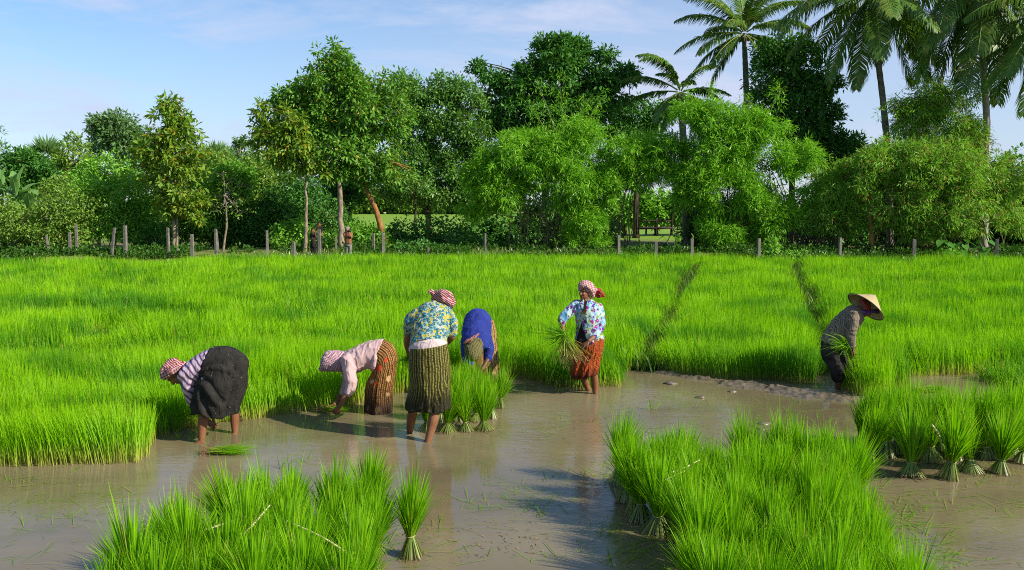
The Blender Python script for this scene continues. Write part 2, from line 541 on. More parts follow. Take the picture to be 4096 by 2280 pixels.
# near-black strips added in the furrows to hide sky sheen, and weeds among them
M_furrow = mat_plain('dark_furrow_cover', (0.010, 0.012, 0.006), (0.028, 0.028, 0.014), 7, 0.7, 0.6, 0.2)
def build_furrow(pts, label):
    P = resample(np.array([p[:] for p in pts]), 60)
    P = P[P[:, 1] > 13.2]
    d = nrm(np.gradient(P, axis=0)); sd = np.stack([d[:, 1], -d[:, 0], d[:, 2] * 0], -1)
    u = np.linspace(-1, 1, 7)
    V = P[:, None, :] * [1, 1, 0] + sd[:, None, :] * u[None, :, None] * 0.5
    V[..., 2] = -0.03 + 0.07 * (1 - u ** 2) + 0.05 * vnoise(V.reshape(-1, 3), 3, 2).reshape(V.shape[:2])
    n = len(P)
    i = (np.arange(n - 1)[:, None] * 7 + np.arange(6)[None]).ravel()
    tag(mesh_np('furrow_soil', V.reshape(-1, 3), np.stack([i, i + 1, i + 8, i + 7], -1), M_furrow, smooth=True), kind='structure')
    m = 3200
    k = rng.integers(0, n, m)
    b_ = P[k] * [1, 1, 0] + sd[k] * rng.normal(0, 0.22, (m, 1)) + rng.normal(0, 0.1, (m, 3)) * [1, 1, 0]
    return b_
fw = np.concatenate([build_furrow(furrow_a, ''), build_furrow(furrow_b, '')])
G_ = Geo()
G_.add(*blades(fw, rng.uniform(0.10, 0.40, len(fw)), rng.normal(0, 0.13, (len(fw), 2)), rng.uniform(0.012, 0.026, len(fw)), 3, 0.5, None, rng.uniform(0.7, 1, len(fw))))
tag(G_.build('furrow_weeds', leaf_mat('furrow_weed_leaf', (0.07, 0.20, 0.015), (0.045, 0.13, 0.012), (0.14, 0.18, 0.03), 0.25, 0.01)), 'dark weeds growing in the furrows between the rice beds', 'weeds', kind='stuff')

# grassy bank and undergrowth at the foot of the fence
def build_bank():
    G = Geo()
    n = 26000
    X = rng.uniform(-26, 26, n)
    ye = np.interp(X, [-30, -20, -13, -8, 0, 12, 20, 34], [33.2, 33.6, 35.2, 37.0, 36.9, 35.8, 35.2, 35.2])
    Y = ye + rng.uniform(0, 1, n) ** 1.3 * 5.0 + 0.2
    nn = vnoise(np.stack([X, Y, X * 0], -1), 0.8, 43)
    keep = rng.uniform(0, 1, n) < 0.25 + nn
    X, Y, nn = X[keep], Y[keep], nn[keep]
    n = len(X)
    z = ground_z(X, Y)
    left = np.clip((-X - 9) / 4, 0, 1)
    h = rng.uniform(0.08, 0.28, n) * (0.5 + nn) * (1 - 0.45 * left)
    V, Q, C = blades(np.stack([X, Y, z - 0.02], -1), h, rng.normal(0, 0.10, (n, 2)), rng.uniform(0.025, 0.055, n), 2, 0.5, None, np.clip(rng.normal(0.55, 0.3, n), 0, 1))
    G.add(V, Q, C)
    tag(G.build('bank_grass', leaf_mat('bank_grass_leaf', (0.13, 0.22, 0.03), (0.09, 0.17, 0.02), (0.22, 0.20, 0.06), 0.3)), 'short weedy grass on the bank below the fence', 'grass', kind='stuff')
build_bank()

# ------------------------------------------------------------------ tied seedling bundles
M_tie = mat_plain('straw_tie', (0.24, 0.25, 0.08), (0.36, 0.35, 0.14), 30, 0.7, 0.2)

def bundle_meshes(seed):
    """one bundle standing on its roots: stems, leaves, roots, tie"""
    global rng
    keep_rng = rng
    rng = np.random.default_rng(100 + seed)
    zn = rng.uniform(0.115, 0.175); rn = rng.uniform(0.022, 0.028); rb = rng.uniform(0.085, 0.13); rt = rng.uniform(0.145, 0.20)
    n = 140
    u = np.sqrt(rng.uniform(0.02, 1, n)); a = rng.uniform(0, 2 * np.pi, n)
    d = np.stack([np.cos(a), np.sin(a), np.zeros(n)], -1)
    # stems: splayed foot to neck, straight
    S = Geo()
    top = d * (rn * u)[:, None] + [0, 0, zn]
    bot = d * (rb * u)[:, None] + np.stack([np.zeros(n), np.zeros(n), 0.015 + rng.uniform(0, 0.02, n)], -1)
    side = np.stack([-np.sin(a + rng.normal(0, 0.4, n)), np.cos(a), np.zeros(n)], -1)
    wv = rng.uniform(0.0020, 0.0036, n)[:, None]
    V = np.stack([bot - side * wv, bot + side * wv, top + side * wv, top - side * wv], 1).reshape(-1, 3)
    Q = np.arange(4 * n).reshape(-1, 4)
    g = rng.uniform(0, 1, n)
    C = np.stack([np.tile([0.0, 0.0, 1.0, 1.0], n), np.repeat(g, 4), np.repeat(rng.uniform(0, 1, n), 4)], -1)
    S.add(V, Q, C)
    # leaves: flare out of the neck
    Lg = Geo()
    n = 330
    u = np.sqrt(rng.uniform(0.0, 1, n)); a = rng.uniform(0, 2 * np.pi, n)
    d2 = np.stack([np.cos(a), np.sin(a)], -1)
    base = np.concatenate([d2 * (rn * u)[:, None], np.full((n, 1), zn - 0.01)], 1)
    h = rng.uniform(0.28, 0.54, n) * (1.06 - 0.28 * u ** 2)
    h[rng.uniform(0, 1, n) < 0.06] *= 1.22
    lean = d2 * (rt * u * rng.uniform(0.75, 1.25, n))[:, None] + rng.normal(0, 0.022, (n, 2)) + rng.normal(0, 0.02, 2)
    V, Q, C = blades(base, h, lean, rng.uniform(0.0050, 0.0095, n), 4, 0.28, a + np.pi / 2 + rng.normal(0, 0.7, n), np.clip(rng.normal(0.36, 0.28, n), 0, 1), None, 0.30)
    Lg.add(V, Q, C)
    n = 26                                              # stray blades hanging out
    a = rng.uniform(0, 2 * np.pi, n); d2 = np.stack([np.cos(a), np.sin(a)], -1)
    base = np.concatenate([d2 * rn, np.full((n, 1), zn) + rng.uniform(0, 0.1, (n, 1))], 1)
    V, Q, C = blades(base, rng.uniform(0.10, 0.30, n), d2 * rng.uniform(0.14, 0.30, n)[:, None], rng.uniform(0.003, 0.005, n), 4, 0.4, a + np.pi / 2, rng.uniform(0.2, 1, n), None, 0.25)
    Lg.add(V, Q, C)
    # roots: short muddy tufts round the foot
    Rt = Geo()
    n = 90
    a = rng.uniform(0, 2 * np.pi, n); rr = rb * rng.uniform(0.35, 1.12, n)
    base = np.stack([np.cos(a) * rr, np.sin(a) * rr, rng.uniform(0.004, 0.03, n)], -1)
    V, Q, C = blades(base, rng.uniform(0.005, 0.02, n), np.stack([np.cos(a), np.sin(a)], -1) * rng.uniform(0.01, 0.04, n)[:, None] + rng.normal(0, 0.015, (n, 2)), rng.uniform(0.005, 0.011, n), 2)
    Rt.add(V, Q, C)
    an = np.linspace(0, 2 * np.pi, 15)
    T = Geo()
    V, Q = tube(np.stack([np.cos(an) * (rn + 0.005), np.sin(an) * (rn + 0.005), zn + 0.004 * np.sin(an * 2)], -1), 0.0045, 6, False)
    T.add(V, Q)
    V, Q = tube(resample([(rn, 0, zn), (rn + 0.03, 0.02, zn + 0.005), (rn + 0.07, 0.03, zn - 0.02)], 6), 0.003, 5, False)
    T.add(V, Q)
    rng = keep_rng
    return S, Lg, Rt, T

def stem_mat():
    m = NT('seedling_stem')
    r, g, b = m.col()
    c = m.ramp(r, [(0.0, (0.26, 0.22, 0.075)), (0.25, (0.24, 0.30, 0.055)), (1.0, (0.18, 0.31, 0.025))])
    c = m.mix(m.math('MULTIPLY', g, 0.8), c, (0.14, 0.18, 0.03))
    return m.leaf(c, 0.25, None, 0.04)
M_stem = stem_mat()

PROTO = []
BUNDLE_GROUP = 'tied rice seedling bundles standing in the water'
def put_bundle(X, Y, label, group=BUNDLE_GROUP, scale=None, tilt=None, z=-0.02):
    i = len(PROTO)
    rz = random.uniform(0, 6.28)
    s = scale or random.uniform(0.84, 1.16)
    if i < 14:
        e = empty('rice_bundle', (X, Y, z), label, 'rice bundle', group)
        S, Lg, Rt, T = bundle_meshes(i)
        S.build('stems', M_stem, e); Lg.build('leaves', M_rice, e); Rt.build('roots', M_root, e); T.build('tie', M_tie, e)
    else:
        p = PROTO[random.randrange(14)]
        e = p.copy(); col.objects.link(e)
        for ch in p.children:
            c = ch.copy(); col.objects.link(c); c.parent = e
        tag(e, label, 'rice bundle', group)
        e.location = (X, Y, z)
    t = tilt or (random.gauss(0, 0.085), random.gauss(0, 0.085))
    e.rotation_euler = (t[0], t[1], rz)
    e.scale = (s * random.uniform(0.95, 1.12), s * random.uniform(0.95, 1.12), s)
    PROTO.append(e)
    return e

def jit(s): return random.uniform(-s, s)

# lone bundle
p = gv(1033, 1400)
put_bundle(p.x, p.y, 'lone rice seedling bundle standing apart just right of the left foreground pile', None, 1.03, (0.02, 0.02))
# left foreground pile
rows = [(6.60, -1.62, -1.10), (6.38, -1.84, -1.10), (6.14, -2.02, -1.06), (5.88, -2.14, -1.02), (5.62, -2.22, -1.00), (5.36, -2.28, -0.98), (5.10, -2.30, -0.96), (4.86, -2.32, -0.94)]
for ri, (Y, x0, x1) in enumerate(rows):
    n = max(2, int(round((x1 - x0) / 0.255)))
    for k in range(n + 1):
        X = x0 + (x1 - x0) * k / n
        if ri == 0 and k == n: lb = 'rice bundle at the rear right corner of the left foreground pile'
        elif ri == 0 and k == 0: lb = 'tall rice bundle at the rear left corner of the left foreground pile'
        elif ri == 0: lb = 'rice bundle inside the back row of the left foreground pile'
        elif k == n and Y > 5.9: lb = ['', 'second rice bundle from the back, right side of the left foreground pile', 'rice bundle with pale splayed foot, right side of the left foreground pile'][ri] if ri < 3 else 'rice bundle packed inside the left foreground pile'
        elif k == 0 and Y > 5.3: lb = 'rice bundle on the stepped left edge of the left foreground pile'
        else: lb = 'rice bundle packed inside the left foreground pile'
        put_bundle(X + jit(0.07), Y + jit(0.07), lb, 'rice bundles of the left foreground pile')
# right foreground pile
rows = [(7.72, 1.02, 1.05), (7.62, 2.15, 2.55), (7.48, 1.30, 2.75), (7.25, 0.95, 2.78), (7.02, 1.02, 2.70), (6.80, 1.02, 2.58), (6.58, 1.16, 2.52), (6.34, 1.32, 2.46), (6.10, 1.30, 2.42),
        (5.86, 1.24, 2.38), (5.62, 1.22, 2.34), (5.38, 1.22, 2.30), (5.14, 1.22, 2.26), (4.90, 1.22, 2.22), (4.66, 1.22, 2.16)]
for ri, (Y, x0, x1) in enumerate(rows):
    n = max(1, int(round((x1 - x0) / 0.255)))
    for k in range(n + 1):
        if ri == 0 and k: continue
        X = x0 + (x1 - x0) * k / n
        if ri == 0: lb = 'rice bundle at the rear left corner of the big right foreground pile'
        elif k == n and ri == 4: lb = 'rice bundle with pale splayed foot, right end of the big pile'
        elif k == 0 and ri == 5: lb = 'shaded rice bundle with fanned pale foot left of the big right pile'
        elif k == 0 and 3 <= ri <= 7: lb = 'shaded rice bundle on the left flank of the big right foreground pile'
        elif k == n and ri <= 8: lb = 'rice bundle on the right flank of the big right foreground pile'
        elif ri in (1, 2): lb = 'rice bundle inside the back row of the big right foreground pile'
        else: lb = 'rice bundle packed inside the big right foreground pile'
        put_bundle(X + jit(0.07), Y + jit(0.07), lb, 'rice bundles of the big right foreground pile')
# right rear pile
for (x, y, lb) in [(2292, 1198, 'leftmost front rice bundle with splayed foot in the pile at the right edge'),
                   (2386, 1204, 'rusty rooted rice bundle, second from left at the front of the right edge pile'),
                   (2440, 1186, 'third rice bundle from the left at the front of the right edge pile'),
                   (2512, 1190, 'fourth rice bundle from the left, front of the right edge pile'),
                   (2566, 1164, 'rice bundle cut by the right picture edge in the right edge pile'),
                   (2180, 1166, 'dark leaning rice bundle at the left end of the right edge pile'),
                   (2232, 1150, 'rice bundle in the shaded middle of the right edge pile'),
                   (2340, 1160, 'rice bundle in the shaded middle of the right edge pile'),
                   (2478, 1152, 'rice bundle in the shaded middle of the right edge pile'),
                   (2160, 1130, 'rice bundle in the back row of the right edge pile'), (2215, 1118, 'rice bundle in the back row of the right edge pile'),
                   (2285, 1128, 'rice bundle in the back row of the right edge pile'), (2370, 1130, 'rice bundle in the back row of the right edge pile'),
                   (2425, 1120, 'rice bundle in the back row of the right edge pile'), (2525, 1128, 'rice bundle in the back row of the right edge pile'),
                   (2585, 1120, 'rice bundle in the back row of the right edge pile')] + [(x_, y_, 'rice bundle in the shaded middle of the right edge pile') for x_, y_ in ((2200, 1142), (2262, 1140), (2312, 1142), (2400, 1158), (2452, 1140), (2505, 1150), (2545, 1140), (2360, 1148))]:
    p = gv(x, y)
    put_bundle(p.x, p.y, lb, 'rice bundles of the right edge pile', 1.13 + jit(0.07), (jit(0.06), -0.25 + jit(0.08)) if x in (2180, 2160) else None)
# middle pile
for (x, y, lb) in [(1122, 1086, 'rice bundle with splayed foot at the left front of the middle pile'),
                   (1172, 1084, 'rice bundle with splayed foot at the centre front of the middle pile'),
                   (1218, 1082, 'rice bundle with splayed foot at the right front of the middle pile'),
                   (1076, 1084, 'rice bundle between the bare legs of the woman in the flowered blouse'),
                   (1256, 1026, 'rice bundle leaning out at the right rear of the middle pile'),
                   (1236, 1052, 'rice bundle on the right flank of the middle pile'), (1196, 1060, 'rice bundle packed inside the middle pile'),
                   (1146, 1062, 'rice bundle packed inside the middle pile'), (1104, 1060, 'rice bundle packed inside the middle pile'),
                   (1130, 1038, 'rice bundle packed inside the middle pile'), (1176, 1036, 'rice bundle packed inside the middle pile'),
                   (1216, 1032, 'rice bundle packed inside the middle pile'), (1150, 1014, 'rice bundle at the back of the middle pile, under the woman in blue'),
                   (1196, 1012, 'rice bundle at the back of the middle pile, under the woman in blue')]:
    p = gv(x, y)
    put_bundle(p.x, p.y, lb, 'rice bundles of the middle pile', (1.04 if y > 1060 else 0.88) + jit(0.06))

# loose sheaf lying on the water
def sheaf(n, length, name_l=None):
    """blades lying along +x from the root end, roots at the origin -> leaves Geo, roots Geo"""
    Lg, Rt = Geo(), Geo()
    base = np.stack([rng.uniform(0, 0.06, n), rng.normal(0, 0.035, n), rng.uniform(0.0, 0.06, n)], -1)
    V, Q, C = blades(np.zeros((n, 3)), np.full(n, length) * rng.uniform(0.6, 1.1, n), rng.normal(0, 0.09, (n, 2)), rng.uniform(0.004, 0.007, n), 4, 0.4, None, np.clip(rng.normal(0.3, 0.3, n), 0, 1), rng.uniform(0, 0.98, n), 0.08)
    off = np.repeat(base, 10, 0)
    V2 = np.stack([V[:, 2], V[:, 0], -V[:, 1] * 0.35], -1) + off
    Lg.add(V2, Q, C)
    m = 90
    b2 = np.stack([rng.normal(-0.01, 0.035, m), rng.normal(0, 0.05, m), rng.uniform(0.0, 0.06, m)], -1)
    V, Q, C = blades(b2, rng.uniform(0.01, 0.03, m), rng.normal(0, 0.04, (m, 2)), rng.uniform(0.006, 0.012, m), 2)
    Rt.add(V, Q, C)
    return Lg, Rt
def put_sheaf(x, y, rz, label, n=200, length=0.5):
    p = gv(x, y)
    e = empty('loose_rice_sheaf', (p.x, p.y, 0.005), label, 'rice sheaf')
    e.rotation_euler = (0, 0, rz)
    Lg, Rt = sheaf(n, length)
    Lg.build('leaves', M_rice, e); Rt.build('roots', M_root, e)
    return e
put_sheaf(522, 1142, 0.10, 'loose green rice sheaf lying on the water by the woman in the black sarong', 240, 0.46)
put_sheaf(806, 1036, 0.05, 'muddy pulled rice sheaf under the hands of the woman in pink', 150, 0.40)
put_sheaf(2300, 988, 0.2, 'loose rice sheaf lying on wet mud behind the right edge pile', 200, 0.55)
put_sheaf(604, 1058, 2.9, 'small pulled rice sheaf at the foot of the standing rice behind the black sarong', 90, 0.26)

# long dry stalks on the piles
def stalk(pts, r, label):
    P = resample([np.array(p) for p in pts], 14)
    P[:, 1] -= 0.38; P[:, 2] += 0.02
    P0 = P[0].copy()
    V, Q = tube(P - P0, np.linspace(r, r * 0.55, 14), 6)
    o = mesh_np('dry_stalk', V, Q, M_straw, smooth=True)
    o.location = P0
    tag(o, label, 'stalk', 'dry stalks lying on the bundles')
stalk([av(485, 1316, 5.75), av(570, 1288, 5.9), av(660, 1258, 6.05)], 0.011, 'long pale split stalk lying level across the left foreground pile')
stalk([av(632, 1322, 5.8), av(676, 1278, 5.9), av(716, 1232, 6.1)], 0.009, 'yellow dry stalk slanting up across the left foreground pile')
stalk([av(690, 1400, 5.55), av(700, 1340, 5.6), av(712, 1290, 5.75)], 0.010, 'grey dead stalk hanging down the middle of the left foreground pile')
stalk([av(730, 1258, 6.0), av(850, 1310, 5.75), av(940, 1376, 5.7), av(950, 1410, 5.75)], 0.007, 'curved dry blade arching over the right half of the left pile')
stalk([av(1630, 1168, 7.0), av(1690, 1152, 7.05), av(1735, 1130, 7.15)], 0.009, 'pale straw stalk on the rear left of the big right pile')
stalk([av(1645, 1180, 6.9), av(1690, 1160, 7.0), av(1720, 1146, 7.1)], 0.007, 'thinner yellow stalk beneath a paler one on the big right pile')
stalk([av(2298, 1050, 8.5), av(2316, 1078, 8.4), av(2322, 1112, 8.35)], 0.012, 'grey dead stalk standing among the right edge pile')

# floating bits and mud
def build_debris():
    G = Geo()
    n = 9000
    px = rng.uniform(0, 2576, n); py = 950 + rng.uniform(0, 1, n) ** 0.8 * 484
    pts = np.array([gv(a, b)[:] for a, b in zip(px, py)])
    keep = ~in_poly(pts[:, 0], pts[:, 1], field_poly)
    dens = np.where(px > 1050, 0.9, 0.4)
    cl = vnoise(pts, 1.1, 51)
    keep &= rng.uniform(0, 1, n) < dens * np.clip((cl - 0.34) * 2.4, 0.06, 1)
    pts = pts[keep]; n = len(pts)
    pts[:, 2] = 0.006
    a = rng.normal(0.3, 1.0, n); l = 0.05 + 0.40 * rng.uniform(0, 1, n) ** 2.2
    lean = np.stack([np.cos(a), np.sin(a)], -1) * l[:, None]
    V, Q, C = blades(pts, rng.uniform(0.002, 0.02, n), lean, rng.uniform(0.0035, 0.0065, n), 3, 0.3, a + np.pi / 2, rng.uniform(0, 1, n), rng.uniform(0, 1.10, n), 0.10)
    G.add(V, Q, C)
    n = 2600
    px = rng.uniform(1150, 2576, n); py = 950 + rng.uniform(0, 1, n) * 484
    pts = np.array([gv(a, b)[:] for a, b in zip(px, py)])
    cl = vnoise(pts, 1.4, 52)
    pts = pts[(~in_poly(pts[:, 0], pts[:, 1], field_poly)) & (cl > 0.60)]
    n = len(pts); pts[:, 2] = 0.003
    a = rng.uniform(0, 6.28, n)
    V, Q, C = blades(pts, rng.uniform(0.003, 0.02, n), np.stack([np.cos(a), np.sin(a)], -1) * rng.uniform(0.010, 0.06, n)[:, None], rng.uniform(0.004, 0.012, n), 2, 0.3, a + np.pi / 2)
    G2 = Geo(); G2.add(V, Q, C)
    tag(G.build('floating_straw', M_rice), 'loose rice leaves floating on the muddy water', 'straw', kind='stuff')
    tag(G2.build('floating_crumbs', M_root), 'brown root crumbs and mud specks floating on the water', 'debris', kind='stuff')
build_debris()

def build_mud():
    pa = gv(1640, 935); pb = gv(2150, 1030)
    xs = np.linspace(pa.x - 0.4, pb.x + 0.5, 190); ys = np.linspace(pb.y - 0.4, pa.y + 0.8, 130)
    X, Y = np.meshgrid(xs, ys)
    P = np.stack([X.ravel(), Y.ravel(), X.ravel() * 0], -1)
    line = [gv(x, y) for x, y in ((1660, 938), (1800, 958), (1950, 980), (2080, 996), (2125, 1002))]
    d = seg_dist(P[:, 0], P[:, 1], line)
    wide = np.interp(P[:, 0], [line[0].x, line[-1].x], [0.22, 0.75])
    m = np.clip(1 - d / wide, 0, 1)
    z = -0.045 + 0.062 * m + 0.055 * np.sqrt(m) * (vnoise(P, 5, 61) - 0.35) + 0.038 * np.sqrt(m) * (vnoise(P, 17, 62) - 0.4) + 0.022 * np.sqrt(m) * (vnoise(P, 40, 63) - 0.4)
    P[:, 2] = z
    nx, ny = len(xs), len(ys)
    i = (np.arange(ny - 1)[:, None] * nx + np.arange(nx - 1)[None, :]).ravel()
    Q = np.stack([i, i + 1, i + nx + 1, i + nx], -1)
    tag(mesh_np('mud_bank', P, Q, M_mud, smooth=True), kind='structure')
build_mud()

# small clods
def clod(x, y, r, label):
    p = gv(x, y)
    u, v = np.meshgrid(np.linspace(0, 2 * np.pi, 13)[:-1], np.linspace(0.05, np.pi - 0.05, 8))
    P = np.stack([np.cos(u) * np.sin(v), np.sin(u) * np.sin(v), np.cos(v)], -1).reshape(-1, 3)
    P = P * (0.6 + 0.8 * vnoise(P + x, 2.2, 5))[:, None] * [r, r * 0.8, r * 0.35]
    i = (np.arange(7)[:, None] * 12 + np.arange(12)[None]).ravel(); j = (np.arange(7)[:, None] * 12 + (np.arange(12)[None] + 1) % 12).ravel()
    o = mesh_np('mud_clod', P, np.stack([i, i + 12, j + 12, j], -1), M_mud, smooth=True)
    o.location = (p.x, p.y, 0.0)
    tag(o, label, 'mud clod', 'mud clods lying in the shallow water')
clod(1686, 965, 0.10, 'largest brown mud clod with straw, in front of the furrow mouth')
clod(1842, 985, 0.06, 'dark mud clod in front of the churned mud')
clod(1762, 1000, 0.07, 'flat mud clod right of the standing weed sprigs')
clod(1920, 1066, 0.07, 'reddish root clod just behind the big right pile')
clod(1915, 1080, 0.05, 'smaller clod beside a reddish one behind the big right pile')

# small sprigs left standing in the water
def sprig(x, y, n, h, label):
    p = gv(x, y)
    G = Geo()
    a = rng.uniform(0, 6.28, n)
    G.add(*blades(np.stack([rng.normal(0, 0.03, n), rng.normal(0, 0.03, n), np.full(n, -0.01)], -1), rng.uniform(0.3, 1, n) * h,
                  np.stack([np.cos(a), np.sin(a)], -1) * rng.uniform(0.02, 0.16, n)[:, None], rng.uniform(0.006, 0.010, n), 4, 0.4))
    o = G.build('rice_sprig', M_rice)
    o.location = (p.x, p.y, 0)
    tag(o, label, 'sprig', 'rice sprigs left standing in the water')
sprig(1638, 1032, 14, 0.22, 'forked green sprig standing in open water right of the smiling woman')
sprig(1690, 1000, 8, 0.10, 'low sprig beside a flat mud clod in open water')
sprig(1356, 1284, 10, 0.10, 'small sprig in the shadow band before the big right pile')
sprig(712, 1180, 9, 0.22, 'thin sprig in the water just behind the left foreground pile')
sprig(770, 1165, 7, 0.20, 'second thin sprig behind the left foreground pile, further right')
sprig(440, 1104, 7, 0.14, 'short sprig at the rice corner left of the black sarong')
sprig(1400, 985, 9, 0.13, 'short sprig in front of the rice left of the smiling woman')
sprig(1262, 1012, 6, 0.2, 'wiry sprig leaning out right of the middle pile')
sprig(2190, 1300, 10, 0.10, 'small sprig right of the big right pile')
sprig(2360, 1010, 12, 0.30, 'upright sprig between the right edge pile and the weeds')
# ------------------------------------------------------------------ vegetation
ML_teak = leaf_mat('broad_leaf', (0.162, 0.349, 0.040), (0.105, 0.245, 0.032), (0.302, 0.425, 0.054), 0.30, 0.012, (0.02, (0.34, 0.26, 0.03)))
ML_yellow = leaf_mat('yellowing_leaf', (0.234, 0.349, 0.031), (0.118, 0.236, 0.028), (0.406, 0.419, 0.047), 0.32, 0.012, (0.05, (0.36, 0.26, 0.03)))
ML_small = leaf_mat('small_leaf', (0.168, 0.340, 0.060), (0.108, 0.244, 0.048), (0.270, 0.460, 0.082), 0.25, 0.022)
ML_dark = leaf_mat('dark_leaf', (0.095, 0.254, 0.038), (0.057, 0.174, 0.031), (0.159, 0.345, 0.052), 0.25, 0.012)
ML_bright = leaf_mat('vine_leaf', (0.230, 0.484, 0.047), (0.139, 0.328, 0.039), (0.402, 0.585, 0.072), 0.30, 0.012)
ML_olive = leaf_mat('olive_leaf', (0.222, 0.358, 0.046), (0.136, 0.252, 0.039), (0.367, 0.386, 0.097), 0.28, 0.012)
ML_grey = leaf_mat('greyish_leaf', (0.157, 0.277, 0.090), (0.106, 0.210, 0.067), (0.210, 0.330, 0.106), 0.25, 0.012)
ML_bamboo = leaf_mat('bamboo_leaf', (0.231, 0.477, 0.028), (0.138, 0.350, 0.022), (0.368, 0.533, 0.049), 0.36, 0.012)
ML_bamboo_b = leaf_mat('brownish_bamboo_leaf', (0.252, 0.472, 0.044), (0.149, 0.332, 0.035), (0.416, 0.419, 0.087), 0.34, 0.012, (0.12, (0.27, 0.18, 0.05)))
ML_banana = leaf_mat('banana_leaf', (0.156, 0.299, 0.078), (0.117, 0.247, 0.065), (0.195, 0.351, 0.091), 0.30, 0.022)
ML_palm = leaf_mat('palm_leaflet', (0.119, 0.219, 0.026), (0.062, 0.138, 0.019), (0.275, 0.338, 0.054), 0.25, 0.022, (0.03, (0.30, 0.22, 0.06)))
M_culm = mat_plain('bamboo_culm', (0.08, 0.075, 0.025), (0.22, 0.19, 0.07), 12, 0.5, 0.2, 0.3, (1, 1, 0.3))
M_palm_trunk = mat_plain('palm_trunk', (0.10, 0.085, 0.065), (0.27, 0.24, 0.19), 5, 0.9, 0.6, 0.15, (0.6, 0.6, 5))
M_nut = mat_plain('coconut_husk', (0.09, 0.10, 0.02), (0.20, 0.17, 0.04), 6, 0.6, 0.2)
M_wood = mat_plain('weathered_wood', (0.035, 0.027, 0.020), (0.10, 0.08, 0.06), 12, 0.9, 0.4, 0.1, (1, 1, 0.3))

def leaf_quads(P, A, N, ln, wd, fold=0.18, g=None):
    """diamond leaves from P along A with face normal ~N"""
    n = len(P)
    A = nrm(A)
    S = nrm(np.cross(A, N))
    N2 = np.cross(S, A)
    ln = np.broadcast_to(ln, (n,))[:, None]; wd = np.broadcast_to(wd, (n,))[:, None]
    mid = P + A * ln * 0.45
    V = np.stack([P, mid + S * wd * 0.5 + N2 * wd * fold, P + A * ln, mid - S * wd * 0.5 + N2 * wd * fold], 1).reshape(-1, 3)
    Q = np.arange(4 * n).reshape(-1, 4)
    gg = rng.uniform(0, 1, n) if g is None else g
    C = np.stack([np.tile([0.0, 0.5, 1.0, 0.5], n), np.repeat(gg, 4), np.repeat(rng.uniform(0, 1, n), 4)], -1)
    return V, Q, C

def blob_points(c, r, n, shell=0.55, hole=0.42, seed=0, holescale=0.9):
    """clump centres through an ellipsoid, denser towards its uneven outside, with gaps"""
    u = nrm(rng.normal(0, 1, (n, 3)))
    rad = rng.uniform(0, 1, n) ** shell
    lump = 0.62 + 0.72 * vnoise(u * 2.4 + c, 1.0, seed + 5)
    lump = np.where(rng.uniform(0, 1, n) < 0.07, lump * rng.uniform(1.0, 1.14, n), lump)
    P = np.asarray(c) + u * (rad * lump)[:, None] * np.asarray(r)
    k = vnoise(P, holescale * 1.25, seed + 9) > (hole + 0.05) * rng.uniform(0.82, 1.06, n)
    return P[k], u[k]

def whorls(P, U, per, ln, wd, out=0.5, droop=0.5, spread=0.25, ratio=1.0, jit_n=0.5, up=1.0):
    """a whorl of leaves round every clump centre"""
    n = len(P)
    a = nrm(rng.normal(0, 1, (n, per, 3)) + U[:, None, :] * out + np.array([0, 0, -droop]))
    pos = P[:, None, :] + a * rng.uniform(0.0, 1.0, (n, per, 1)) * spread + rng.normal(0, spread * 0.25, (n, per, 3))
    nn = nrm(rng.normal(0, jit_n, (n, per, 3)) + np.array([0, 0, up]))
    sc_ = rng.uniform(0.65, 1.2, (n, per))
    base_g = np.clip(np.repeat(rng.uniform(0, 1, n)[:, None], per, 1) * 0.6 + rng.uniform(0, 0.4, (n, per)), 0, 1)
    return leaf_quads(pos.reshape(-1, 3), a.reshape(-1, 3), nn.reshape(-1, 3), (ln * sc_).ravel(), (wd * sc_).ravel(), g=base_g.ravel())

def blobs_world(blobs, Y):
    out = []
    for b in blobs:
        cx, cy, rx, ry = b[:4]
        dY = b[4] if len(b) > 4 else 0.0
        d = Y + dY
        c = np.array(av(cx, cy, d))
        s = d / 2231.0
        ryw = (b[5] if len(b) > 5 else 0.85) * rx * s
        out.append((c, np.array([rx * s, ryw, ry * s])))
    return out

KD = 3.8
def foliage(blobs, Y, dens, per, ln, wd, out=0.5, droop=0.5, spread=0.25, shell=0.24, hole=0.42, seed=0, jit_n=0.5, holescale=0.9):
    G = Geo(); pts = []
    for i, (c, r) in enumerate(blobs_world(blobs, Y)):
        area = r[0] * r[2] * 3.14
        n = int(KD * dens * area)
        P, U = blob_points(c, r, n, shell, hole, seed + i * 13, holescale)
        zmin = ground_z(P[:, 0], P[:, 1]) + 0.05
        ok = P[:, 2] > zmin
        P, U = P[ok], U[ok]
        if len(P) == 0: continue
        G.add(*whorls(P, U, per, ln, wd, out, droop, spread, jit_n=jit_n))
        pts.append(P)
    return G, (np.concatenate(pts) if pts else np.zeros((0, 3)))

